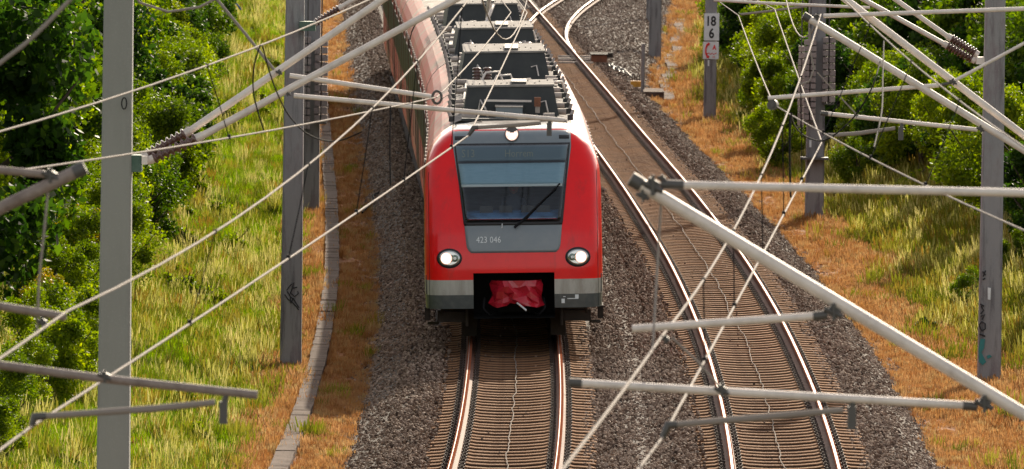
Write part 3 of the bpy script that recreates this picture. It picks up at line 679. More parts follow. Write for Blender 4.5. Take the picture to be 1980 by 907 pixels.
def train_front():
    # grey mask: x from the photograph's outline, rounded lower corners
    def ml(s):
        def f(z):
            x = lin([(1.55, .78), (1.75, .80), (2.3, .85), (2.9, .94), (3.3, 1.00), (3.61, 1.0)], z)
            if z < 1.70: x -= .10 - math.sqrt(max(0, .01 - (1.70 - z - .0) ** 2 * .45)) if z > 1.55 else .1
            return s * x
        return f
    hole = lambda x, z: 2.09 < z < 2.69 and abs(x) < .80 - .0 + (z - 2.07) * .11
    m_ = zpatch(1.56, 3.615, ml(-1), ml(1), .010, 46, 24, skip=hole).build('cab_mask', M['mask'], train)
    # windscreen: black frame, then cab box, blind, display and glass set into it
    wl = lambda d: line(2.07, -.825 - d, 3.36, -.975 - d * .6); wr = lambda d: line(2.07, .825 + d, 3.36, .975 + d * .6)
    fr = zpatch(2.05, 3.375, wl(.015), wr(.015), .016, 30, 24, skip=hole).build('windscreen_frame', M['maskedge'], train)
    zpatch(3.085, 3.335, wl(-.03), wr(-.05), .020, 6, 14).build('destination_display', M['display'], train)
    zpatch(2.70, 3.045, wl(-.035), wr(-.06), .019, 8, 14).build('sun_blind', M['blind'], train)
    zpatch(2.655, 2.70, wl(-.035), wr(-.065), .022, 2, 14).build('blind_bar', M['blindbar'], train)
    lip = MB(); zpatch(2.02, 2.115, wl(.01), wr(.01), .020, 3, 16, mb=lip)
    zpatch(2.06, 2.70, wl(.012), lambda z: wl(.012)(z) + .07, .020, 10, 2, mb=lip); zpatch(2.06, 2.70, lambda z: wr(.012)(z) - .09, wr(.012), .020, 10, 2, mb=lip)
    lip.build('screen_surround', M['maskedge'], train)
    mb = MB(); q = [F0(x, y, z) for z in (1.7, 2.9) for x, y in ((-1.2, 1.15), (1.2, 1.15), (1.2, 2.3), (-1.2, 2.3))]
    mb.add(q, [(0, 1, 2, 3), (2, 3, 7, 6), (1, 2, 6, 5), (0, 3, 7, 4)], 0); mb.build('cab_interior', M['cab'], train)
    mb = MB(); zs = [(.30, 2.03), (.55, 2.20), (.80, 2.24), (.9, 2.10)]
    vs = [F0(x, y, z) for y, z in zs for x in (-.78, -.4, 0, .4, .78)]; mb.add(vs, [(i*5 + k, i*5 + k + 1, (i+1)*5 + k + 1, (i+1)*5 + k) for i in range(3) for k in range(4)], 0)
    for x in (-.45, -.12, .25, .52): mb.box(F0(x, .62, 2.26), (.22, .05, .13), 1)
    mb.build('cab_desk', [M['dash'], M['maskedge']], train)
    g = zpatch(2.08, 3.35, wl(-.025), wr(-.03), .042, 16, 16, thick=.01).build('windscreen', glass_mat(), train)
    def slot(x0, x1):
        zpatch(3.44, 3.50, lambda z: x0, lambda z: x1, .016, 2, 4).build('air_slot', M['maskedge'], train)
    slot(-.97, -.80); slot(.80, .97)
    # lettering
    text('423 046', F0, -.63, 1.73, .105, M['letter'], 'number_lettering')
    text('S13', F0, -.86, 3.15, .13, M['led'], 'display_lettering', .024); text('Horrem', F0, -.13, 3.15, .12, M['led'], 'display_lettering', .024)
    # headlights
    for s in (-1, 1):
        cx, cz = s * 1.085, 1.475
        def disc(rx, rz, dx, off, mt, name, par, dz=0, n=28, dome=0):
            mb = MB(); vs = []
            rings = [0, .5, .8, 1.0]
            vs.append(F0(cx + dx, nose(cx + dx, cz) - off - dome, cz + dz))
            for rr_ in rings[1:]:
                for k in range(n):
                    a = 2 * math.pi * k / n; x = cx + dx + rr_ * rx * math.cos(a); z = cz + dz + rr_ * rz * math.sin(a)
                    vs.append(F0(x, nose(x, z) - off - dome * (1 - rr_ ** 2), z))
            for k in range(n):
                a = 2 * math.pi * k / n; x = cx + dx + rx * 1.02 * math.cos(a); z = cz + dz + rz * 1.02 * math.sin(a); vs.append(F0(x, nose(x, z) + .01, z))
            fs = [(0, 1 + k, 1 + (k+1) % n) for k in range(n)]
            for q in range(3): fs += [(1 + q*n + k, 1 + q*n + (k+1) % n, 1 + (q+1)*n + (k+1) % n, 1 + (q+1)*n + k) for k in range(n)]
            mb.add(vs, fs, 0, True); return mb.build(name, mt, par)
        h = disc(.212, .165, 0, .014, M['maskedge'], 'headlight', train)
        disc(.178, .132, 0, .020, M['chrome'], 'reflector', h)
        disc(.098, .100, s * .052, .026, M['lens_halo'], 'lamp', h); disc(.078, .080, s * .055, .030, M['lens_on'], 'bulb', h, dome=.02)
        disc(.058, .060, -s * .095, .027, M['lens_off'], 'lamp', h, dome=.015)
        disc(.025, .026, -s * .095, .044, M['chrome'], 'bulb', h)
    # top light: round, dotted
    mb = MB(); cz = 3.525; cy = nose(0, cz)
    n = 24
    def dsk(r_, off, mi, cx=0, dz=0):
        vs = [F0(cx, nose(cx, cz + dz) - off, cz + dz)] + [F0(cx + r_ * math.cos(2*math.pi*k/n), nose(0, min(3.6, cz + dz + r_ * math.sin(2*math.pi*k/n))) - off, cz + dz + r_ * math.sin(2*math.pi*k/n)) for k in range(n)]
        mb.add(vs, [(0, 1 + k, 1 + (k+1) % n) for k in range(n)], mi)
    dsk(.125, .03, 0); dsk(.105, .034, 1)
    for k in range(7):
        a = k * math.pi / 3; q = 0 if k == 6 else .062; dsk(.022, .038, 2, q * math.cos(a), q * math.sin(a))
    mb.build('top_light', [M['galv_dark'], M['lens_halo'], M['lens_on']], train)
    # wiper
    mb = MB()
    pts = [(.02, 1.98), (.25, 2.18), (.50, 2.42), (.74, 2.63)]
    mb.tube([F0(x, nose(x, z) - .075, z) for x, z in pts], [.022, .018, .014, .012], 6, 0); w_ = mb.build('wiper', M['cable'], train)
    mb = MB(); mb.tube([F0(x, nose(x, z) - .055, z) for x, z in [(.22, 2.12), (.45, 2.36), (.80, 2.70)]], .014, 5); mb.build('wiper_blade', M['cable'], w_)
    mb = MB(); mb.tube([F0(-.19, nose(.19, 1.98) - .03, 1.97), F0(-.185, nose(.19, 2.05) - .06, 2.05)], .010, 5); mb.build('washer_nozzle', M['letter'], train)
    # coupler recess, coupler and crumpled red tarpaulin
    mb = MB(); z0, z1, hx = .45, 1.22, .685
    q = [F0(-hx, .05, z0), F0(hx, .05, z0), F0(hx, .05, z1), F0(-hx, .05, z1), F0(-hx, 1.3, z0), F0(hx, 1.3, z0), F0(hx, 1.3, z1), F0(-hx, 1.3, z1)]
    mb.add(q, [(0, 1, 5, 4), (1, 2, 6, 5), (2, 3, 7, 6), (3, 0, 4, 7), (4, 5, 6, 7)], 0); mb.build('coupler_recess', M['black'], train)
    mb = MB(); nx, nz = 9, 5; r = random.Random(8); vs = []
    for i in range(nz + 1):
        for k in range(nx + 1):
            u, v = k / nx * 2 - 1, i / nz; hw = .41 + .04 * (1 - v) + .02 * math.sin(v * 9); x = .045 + hw * u; z = .63 + .46 * v
            if i == 0: z += .04 * abs(math.sin(u * 4.2)) + .13 * max(0, 1 - abs(u + .12) * 5)
            y = -.16 + .26 * abs(u) ** 5 + .05 * v + (r.uniform(-.075, .075) if i < nz else 0)
            vs.append(F0(x + r.uniform(-.03, .03), y, z + (r.uniform(-.03, .03) if 0 < i < nz else 0)))
    fs = []
    for i in range(nz):
        for k in range(nx):
            a = i*(nx+1) + k
            fs += [(a, a+1, a+nx+2), (a, a+nx+2, a+nx+1)] if r.random() < .5 else [(a, a+1, a+nx+1), (a+1, a+nx+2, a+nx+1)]
    top = len(vs)
    for k in range(nx + 1): u = k / nx * 2 - 1; vs.append(F0(.045 + .40 * u, .5, 1.06 + r.uniform(-.01, .01)))
    fs += [(nz*(nx+1) + k, nz*(nx+1) + k + 1, top + k + 1, top + k) for k in range(nx)]
    for e in (0, nx):
        b_ = len(vs)
        for i in range(nz + 1): vs.append(F0(.045 + (.42 if e else -.42), .5, .64 + .44 * i / nz))
        fs += [(i*(nx+1) + e, (i+1)*(nx+1) + e, b_ + i + 1, b_ + i) for i in range(nz)]
    mb.add(vs, fs, 0); cp = mb.build('coupler_cover', M['tarp'], train)
    mb = MB(); mb.tube([F0(.05, -.16, .72), F0(.20, -.30, .60)], .016, 7); mb.build('coupler_pin', M['letter'], train)
    mb = MB(); mb.tube([F0(.04, .1, .80), F0(.04, 1.5, .80)], .13, 8); mb.box(F0(.04, .9, .72), (.6, .5, .4)); mb.build('coupler', M['black'], train)
    # steps, dark pipes and brackets under the skirt
    mb = MB()
    for s in (-1, 1):
        mb.box(F0(s * 1.47, 1.1, .50), (.09, .9, .22)); mb.box(F0(s * 1.05, .7, .45), (.5, .3, .18)); mb.tube([F0(s * .8, .4, .6), F0(s * .8, .4, .30)], .03, 6)
        mb.box(F0(s * .7535, 1.9, .30), (.25, .5, .5)); mb.tube([F0(s * 1.2, .5, .60), F0(s * 1.3, .7, .34), F0(s * 1.45, 1.0, .32)], .03, 6)
    mb.build('front_underframe', M['under'], train)
    for s in (-1, 1):
        mb = MB(); ring = [(0.0, .455), ]; n = 28; vs = []
        for (x, r_) in ((-.07, .46), (.06, .46)):
            for k in range(n): a = 2*math.pi*k/n; vs.append(F0(s * .7535 + x, 3.2 + r_ * math.cos(a), .46 + r_ * math.sin(a)))
        mb.add(vs, [(k, (k+1) % n, n + (k+1) % n, n + k) for k in range(n)] + [tuple(range(n)), tuple(range(n, 2*n))], 0); mb.build('wheel', M['rust'], train)
    for sgn in (-1, 1):
        mb = MB(); mb.tube([F0(sgn * 1.425, nose(1.425, z) - .002, z) for z in np.linspace(.63, 2.9, 14)], .0045, 5); mb.build('panel_seam', M['maskedge'], train)
        mb = MB(); mb.tube([F0(sgn * 1.48, nose(1.48, .85) - .03, z) for z in (.86, 1.18)], .012, 6); mb.build('grab_bar', M['galv_dark'], train)
        mb = MB(); mb.tube([F0(sgn * .5, .25, .78), F0(sgn * .52, .05, .62), F0(sgn * .42, .10, .50), F0(sgn * .30, .4, .55)], .022, 7); mb.build('brake_hose', M['cable'], train)
    # small white marks on the right dark band
    mb = MB()
    for (x, z, w_, h_) in [(.80, .695, .055, .075), (.83, .80, .04, .012), (.90, .765, .18, .014), (1.03, .77, .06, .07)]:
        vs = [F0(x + i * w_, nose(x + i * w_, z) - .006, z + k * h_) for i, k in ((0, 0), (1, 0), (1, 1), (0, 1))]; mb.add(vs, [(0, 1, 2, 3)], 0)
    mb.build('inspection_marks', M['letter'], train)
def glass_mat(): return M['glass']
def text(s, F, x0, z0, size, mt, name, off=.014, parent=None):
    cu = bpy.data.curves.new(name, 'FONT'); cu.body = s; cu.size = size / .70; cu.resolution_u = 2
    tmp = bpy.data.objects.new(name, cu); dg = bpy.context.evaluated_depsgraph_get(); me = bpy.data.meshes.new_from_object(tmp)
    bm = bmesh.new(); bm.from_mesh(me); bmesh.ops.triangulate(bm, faces=bm.faces[:]); bmesh.ops.subdivide_edges(bm, edges=[e for e in bm.edges if e.calc_length() > .06], cuts=1); bmesh.ops.triangulate(bm, faces=bm.faces[:])
    mb = MB(); vs = []
    for v in bm.verts: x, z = x0 + v.co.x * .86, z0 + v.co.y; vs.append(F(x, nose(x, z) - off, z))
    mb.add(vs, [[v.index for v in f.verts] for f in bm.faces], 0); bm.free()
    return mb.build(name, mt, parent or train)
train_front()

def driver():
    # seated behind the glass: one skinned body, hair and shirt as clothing
    me = bpy.data.meshes.new('driver'); P = [(0, 0, 0), (0, .02, .18), (0, .03, .36), (0, .01, .46), (0, -.01, .56), (0, -.015, .66), (-.17, .03, .38), (-.24, -.02, .14), (-.18, -.22, .03), (.17, .03, .38), (.24, -.02, .14), (.18, -.22, .03)]
    E_ = [(0, 1), (1, 2), (2, 3), (3, 4), (4, 5), (2, 6), (6, 7), (7, 8), (2, 9), (9, 10), (10, 11)]
    rad = [.15, .15, .13, .055, .085, .07, .065, .05, .035, .065, .05, .035]
    bx, by, bz = .02, 1.15, 2.02
    w0 = world_loc(train); me.from_pydata([tuple(F0(bx + p[0], by + p[1], bz + p[2]) - w0) for p in P], E_, [])
    o = bpy.data.objects.new('person', me); COL.objects.link(o); o.location = w0
    md = o.modifiers.new('skin', 'SKIN'); 
    for v, r_ in zip(me.skin_vertices[0].data, rad): v.radius = (r_, r_ * .85)
    me.skin_vertices[0].data[0].use_root = True
    o.modifiers.new('sub', 'SUBSURF').render_levels = 1; me.materials.append(M['shirt'])
    tag(o, 'train driver in a blue shirt seated behind the windscreen', 'person')
    mb = MB(); return o, F0(bx, by - .10, bz + .60)
def make_driver():
    o, hc = driver()
    # face: eyes, nose, mouth, ears and short hair on the head of the skinned body
    o.data.materials.append(M['skin'])
    mb = MB()
    def ball(c, r, mi, n=10, sq=(1, 1, 1)):
        vs = []; fs = []
        for i in range(n + 1):
            a = math.pi * i / n
            for k in range(n): b = 2 * math.pi * k / n; vs.append(Vector(c) + Vector((r * sq[0] * math.sin(a) * math.cos(b), r * sq[1] * math.sin(a) * math.sin(b), r * sq[2] * math.cos(a))))
        for i in range(n):
            for k in range(n): fs.append((i*n + k, i*n + (k+1) % n, (i+1)*n + (k+1) % n, (i+1)*n + k))
        mb.add(vs, fs, mi, True)
    ball(hc, .098, 0, 12, (.85, .95, 1.2))
    for s in (-1, 1): ball(hc + Vector((s * .034, -.086, .015)), .012, 1, 6); ball(hc + Vector((s * .086, 0, 0)), .024, 0, 6, (.4, .7, 1.1))
    ball(hc + Vector((0, -.098, -.012)), .018, 0, 6, (.7, .9, 1.3)); ball(hc + Vector((0, -.088, -.052)), .018, 2, 6, (1.3, .3, .35))
    mb.build('face', [M['skin'], M['blk'], M['redprint']], o)
    mb = MB(); ball(hc + Vector((0, .022, .035)), .105, 0, 12, (.87, .95, 1.05)); mb.build('hair', M['hair'], o)
make_driver()

def car_bodies():
    s = 3.0; L = [14.6, 15.5, 15.5, 17.0, .0, 17.0, 15.5, 15.5, 17.2]; s0 = 3.0
    for ci, ln in enumerate(L):
        if ln == 0: s0 += .9; continue
        s1 = s0 + ln; F = F0 if ci == 0 else seg_frame(s0, s1 - .25)
        if ci == 0: s1 = 17.6
        mb = MB(); prof = [(-x, z) for x, z in OUT] + [(x, z) for x, z in reversed(OUT[:-1])]; n = len(prof)
        e = [s0, s1 - .25]
        vs = [F(x, y, z) for y in e for x, z in prof]
        lo = [F(x, y, z) for y in e for x, z in ((-1.44, .30), (1.44, .30))]
        mb.v += [tuple(v) for v in vs]
        for k in range(n - 1):
            zm = (prof[k][1] + prof[k+1][1]) / 2; mi = 1 if zm < 1.2 and zm > .9 else (2 if zm > 3.6 else 0)
            mb.f.append((k, k + 1, n + k + 1, n + k)); mb.m.append(mi); mb.sm.append(True)
        mb.f.append(tuple(range(n))); mb.m.append(3); mb.sm.append(False); mb.f.append(tuple(range(n, 2*n))); mb.m.append(3); mb.sm.append(False)
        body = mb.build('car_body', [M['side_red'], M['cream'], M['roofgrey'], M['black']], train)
        mb = MB()
        for y0_, y1_ in ((s0 + 1, s0 + 4.2), (s0 + 5, s1 - 5), (s1 - 4, s1 - .6)):
            c = F(0, (y0_ + y1_) / 2, .42); mb.box(c, (2.5, y1_ - y0_, .40), 0, rz=-head(c1, TY0 + s0))
        mb.build('underframe', M['under'], train)
        for side in (-1, 1):
            if side == 1 and ci > 2: continue
            y = s0 + .6; k = 0
            while y + 1.2 < s1 - .4:
                if k % 2 == 0:
                    mb = MB(); x = side * 1.512
                    q = [F(x, y, 1.0), F(x, y + 1.3, 1.0), F(x * .997, y + 1.3, 2.95), F(x * .997, y, 2.95)]; q2 = [F(v, yy, z) for v, yy, z in ((side*1.49, y, 1.0), (side*1.49, y+1.3, 1.0), (side*1.46, y+1.3, 2.95), (side*1.46, y, 2.95))]
                    mb.add(q + q2, [(0, 1, 2, 3), (0, 4, 5, 1), (1, 5, 6, 2), (2, 6, 7, 3), (3, 7, 4, 0)], 0)
                    g = [F(side * 1.517, yy, z) for yy, z in ((y + .15, 1.75), (y + .6, 1.75), (y + .6, 2.75), (y + .15, 2.75), (y + .7, 1.75), (y + 1.15, 1.75), (y + 1.15, 2.75), (y + .7, 2.75))]
                    mb.add(g, [(0, 1, 2, 3), (4, 5, 6, 7)], 1)
                    mb.build('door', [M['side_red'], M['winglass']], body); y += 1.7
                else:
                    mb = MB(); w_ = 2.1
                    g = [F(side * 1.512, yy, z) for yy, z in ((y, 1.75), (y + w_, 1.75), (y + w_, 2.75), (y, 2.75))]; g2 = [F(side * 1.48, yy, z) for yy, z in ((y, 1.75), (y + w_, 1.75), (y + w_, 2.75), (y, 2.75))]
                    mb.add(g + g2, [(0, 1, 2, 3), (0, 4, 5, 1), (1, 5, 6, 2), (2, 6, 7, 3), (3, 7, 4, 0)], 0); mb.build('window', M['winglass'], body); y += w_ + .5
                k += 1
            # gutter hooks: pale lugs along the cant rail
            mb = MB()
            for j in range(int((s1 - s0) / 1.4)):
                c = F(side * 1.475, s0 + .5 + j * 1.4, 2.97); mb.box(c, (.05, .16, .06), 0)
            mb.build('gutter_lug', M['cream'], body)
        s0 = s1
car_bodies()

def roof():
    def RF(s): return F0 if s < 17.5 else seg_frame(17.6 if s < 33 else (33.1 if s < 48.5 else 48.6), 33.1 if s < 33 else (48.5 if s < 48.5 else 65.5))
    r = random.Random(4)
    # big roof units
    for (s, ln, hw, zt, zb) in [(3.7, 2.3, .74, 4.22, 3.66), (20.5, 4.2, .76, 4.22, 3.70), (34.5, 4.0, .76, 4.22, 3.70), (50.5, 4.2, .76, 4.24, 3.70)]:
        F = RF(s); mb = MB()
        q = [F(-hw - .10, s - .12, zb), F(hw + .10, s - .12, zb), F(hw, s, zt), F(-hw, s, zt), F(-hw - .10, s + ln, zb), F(hw + .10, s + ln, zb), F(hw, s + ln, zt), F(-hw, s + ln, zt)]
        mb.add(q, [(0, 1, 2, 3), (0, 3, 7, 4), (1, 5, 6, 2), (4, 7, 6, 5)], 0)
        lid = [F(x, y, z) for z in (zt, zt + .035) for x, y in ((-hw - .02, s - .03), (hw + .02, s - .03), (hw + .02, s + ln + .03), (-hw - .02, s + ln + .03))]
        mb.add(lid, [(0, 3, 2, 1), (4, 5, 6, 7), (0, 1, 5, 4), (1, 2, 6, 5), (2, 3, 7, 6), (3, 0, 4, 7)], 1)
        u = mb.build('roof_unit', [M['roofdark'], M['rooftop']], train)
        mb = MB(); c = F(.15, s + ln * .35, zt + .06); mb.box(c, (.26, ln * .6, .05), 0); mb.build('grille', M['galv_dark'], u)
        mb = MB()
        for x in np.linspace(-hw + .1, hw - .1, 12):
            c = F(x + r.uniform(-.03, .03), s + .15 + r.random() * (ln - .5), zt + .045); mb.box(c, (.022, .08, .02), 0)
        mb.build('lid_bolt', M['galv_dark'], u)
        mb = MB(); mb.tube([F(-.55, s - .16, 3.85), F(-.52, s - .2, 4.0), F(-.44, s - .25, 3.86), F(-.40, s - .18, 3.72)], .02, 6)
        mb.tube([F(.5, s - .14, 3.95), F(.6, s - .2, 3.98), F(.64, s - .2, 3.78)], .014, 6); mb.build('hose', M['galv'], u)
    # front group: grey chest, long bar, orange insulator
    F = F0; mb = MB(); mb.box(F(-.03, 3.25, 3.80), (.46, .75, .20), 0); mb.box(F(-.03, 3.25, 3.905), (.48, .78, .02), 1); mb.build('roof_chest', [M['mask'], M['rooftop']], train)
    mb = MB(); mb.box(F(-.05, 3.42, 3.99), (.82, .06, .035)); mb.build('busbar', M['galv'], train)
    mb = MB(); mb.box(F(.46, 3.3, 3.97), (.11, .12, .16), 0); mb.box(F(.46, 3.3, 3.84), (.08, .1, .12), 1); mb.build('orange_insulator', [M['hvrust'], M['pot']], train)
    mb = MB(); mb.box(F(0, 2.9, 3.69), (1.7, .9, .05)); mb.build('roof_well', M['roofdark'], train)
    mb = MB(); mb.tube([F(-.85, 2.95, 3.74), F(-.60, 2.95, 3.74)], .06, 8); mb.tube([F(.55, 3.0, 3.74), F(.75, 3.0, 3.74)], .05, 8); mb.build('air_tank', M['pot'], train)
    def insul(F, x, y, z, n=5, rr_=.10, name='insulator'):
        mb = MB(); pts = []; rs = []
        for k in range(n): z_ = z + k * .06; pts += [F(x, y, z_), F(x, y, z_ + .02), F(x, y, z_ + .03)]; rs += [rr_, rr_ * .95, rr_ * .5]
        mb.tube(pts, rs, 12, 0); mb.build(name, M['porcelain'], train)
    for x, s in [(-.55, 18.8), (-.35, 18.8), (-.58, 32.6), (.40, 32.6), (.60, 32.6), (-.4, 46), (.5, 46.4)]: insul(RF(s), x, s, 3.74, 5, .11 if s > 30 else .085)
    # strewn pipes, cables and pots between the units
    for (a, b) in ((6.3, 20), (25.0, 34), (38.8, 50)):
        F = RF((a + b) / 2)
        for k in range(20):
            mb = MB(); y = a + r.random() * (b - a - 1.5); x = r.uniform(-.65, .65); ln = r.uniform(.3, 1.1)
            if k % 3 == 0: mb.box(F(x, y, 3.78), (r.uniform(.18, .4), ln, r.uniform(.08, .18))); mt = M[r.choice(['roofdark', 'pot', 'rooftop'])]; nm = 'roof_box'
            elif k % 3 == 1: mb.tube([F(x, y, 3.74), F(x + .1, y + .1, 3.92), F(x + .35, y + .25, 3.93), F(x + .42, y + .3, 3.74)], .022, 6); mt = M['galv']; nm = 'roof_pipe'
            else: mb.tube([F(x - .25, y, 3.78), F(x + .25, y + .2, 3.80)], .05, 8); mt = M['pot']; nm = 'air_tank'
            mb.build(nm, mt, train)
        mb = MB(); mb.box(F(0, (a + b) / 2, 3.72), (1.62, b - a - .5, .03)); mb.build('roof_well', M['roofdark'], train)
    # edge strips and the rows of pots and brackets along both roof edges
    for side in (-1, 1):
        for (a, b) in ((2.6, 17.2), (17.9, 32.8), (33.4, 48.2), (48.9, 65)):
            F = RF(a + 1); mb = MB(); q = [F(side * x, y, z) for y in (a, b) for x, z in ((.80, 3.715), (.99, 3.66))]; mb.add(q, [(0, 1, 3, 2)], 0); mb.build('roof_walkway', M['roofgrey'], train)
            y = a + .4
            while y < b:
                mb = MB()
                mb.box(F(side * 1.02, y, 3.71), (.10, .16, .10), 1); mb.tube([F(side * 1.02, y, 3.7), F(side * 1.07, y + .1, 3.82)], .035, 6, 0)
                mb.build('edge_bracket', [M['pot'], M['roofdark']], train)
                if r.random() < .8:
                    pots = MB(); pots.tube([F(side * (.70 + .06 * r.random()), y + 1.0, 3.77), F(side * (.96), y + 1.0, 3.765)], .055, 8); pots.build('roof_pot', M['pot'], train)
                y += r.uniform(1.9, 2.7)
    # pantograph, raised behind the third unit
    F = RF(45); pg = MB()
    pg.tube([F(-.55, 43.5, 3.85), F(.55, 43.5, 3.85), F(.55, 45.5, 3.85), F(-.55, 45.5, 3.85), F(-.55, 43.5, 3.85)], .035, 8)
    p = pg.build('pantograph_frame', M['galv'], train)
    q = MB(); q.tube([F(-.75, 42.0, 4.02), F(-.15, 41.6, 3.95), F(.10, 43.2, 4.45)], .04, 8); q.tube([F(0, 45.2, 3.9), F(0, 42.2, 4.7)], .05, 8); q.build('lower_arm', M['galv'], train)
    q = MB(); q.tube([F(-.1, 42.2, 4.7), F(-.25, 45.0, 5.36)], .028, 8); q.tube([F(.1, 42.2, 4.7), F(.25, 45.0, 5.36)], .028, 8); q.build('upper_arm', M['galv'], train)
    q = MB()
    for dy in (0, .5): q.tube([F(-.95, 45 + dy, 5.20), F(-.75, 45 + dy, 5.38), F(.75, 45 + dy, 5.38), F(.95, 45 + dy, 5.20)], .02, 6)
    q.build('collector_head', M['galv_dark'], train)
roof()

# ------------------------------------------------------------------ masts and cantilevers
def mast(X, Y, wb, label, name='concrete_mast', h=9.6, top=.80, zb=None, mt='concrete'):
    z = ground_z(X, Y) - .2 if zb is None else zb
    t = empty(name, (X, Y, z), label, 'mast')
    mb = MB(); k = wb / 2; e = .022; n = 8; vs = []
    for zz, q in ((z, 1), (z + h * .5, 1 - (1 - top) * .5), (z + h, top)):
        a = k * q
        vs += [(X - a, Y - a + e, zz), (X - a + e, Y - a, zz), (X + a - e, Y - a, zz), (X + a, Y - a + e, zz), (X + a, Y + a - e, zz), (X + a - e, Y + a, zz), (X - a + e, Y + a, zz), (X - a, Y + a - e, zz)]
    mb.add(vs, [(i*8 + j, i*8 + (j+1) % 8, (i+1)*8 + (j+1) % 8, (i+1)*8 + j) for i in (0, 1) for j in range(8)] + [tuple(range(16, 24))], 0)
    mb.build('post', M[mt], t); t['_w'] = wb
    return t
def P2(Y, *pp): return [at(x, y, Y) for x, y in pp]
def insulator(par, a, b, r=.075, sheds=7):
    a, b = Vector(a), Vector(b); mb = MB(); pts = []; rs = []
    for k in range(sheds):
        f = .14 + .72 * k / (sheds - 1)
        for df, q in ((-.045, .5), (-.01, 1), (.012, .95), (.03, .5)): pts.append(a.lerp(b, f + df)); rs.append(r * q)
    mb.tube(pts, rs, 12, 0); mb.tube([a, a.lerp(b, .12)], r * .75, 10, 1); mb.tube([a.lerp(b, .88), b], r * .75, 10, 1)
    return mb.build('insulator', [M['porcelain'], M['galv']], par)
def tubep(par, name, pts, r, mt='galv', n=14, cap=None):
    mb = MB(); mb.tube(pts, r, n, 0)
    if cap:
        a, b = Vector(pts[0]), Vector(pts[1]); d = (a - b).normalized(); rr_ = r if not isinstance(r, (list, tuple)) else r[0]; mb.tube([a - d * .07, a + d * .02], rr_ * 1.12, n, 1)
    return mb.build(name, [M[mt], M['galv_dark']], par)
def clamp(par, p, s=.09):
    s *= .62; p = Vector(p); mb = MB(); mb.box(p, (s * 1.2, s * 1.2, s), 0, M=Matrix.Rotation(.5, 3, 'Y')); mb.tube([p + Vector((-s, -s * .5, s * .3)), p + Vector((s * .9, -s * .5, -s * .5))], s * .28, 6); mb.tube([p + Vector((0, -s * .7, s * .9)), p + Vector((0, -s * .7, -s * .9))], s * .2, 6)
    return mb.build('clamp', M['galv_dark'], par)
def steady(par, Y, bx, arm, clampend):
    """drop bracket under the tube, light steady arm, contact wire clamp"""
    mb = MB(); a, b = P2(Y, *bx); mb.tube([a, b], .022, 8); mb.box(b, (.06, .05, .16)); mb.build('drop_bracket', M['galv_dark'], par)
    pts = P2(Y, *arm); mb = MB(); mb.tube(pts, [.022] + [.026] * (len(pts) - 2) + [.022], 8); mb.build('steady_arm', M['wire'], par)
    mb = MB(); c = P2(Y, arm[-1], clampend); mb.tube([pts[-2].lerp(pts[-1], .9), c[0], c[1]], [.028, .032, .022], 8); mb.build('wire_clamp', M['galv_dark'], par)
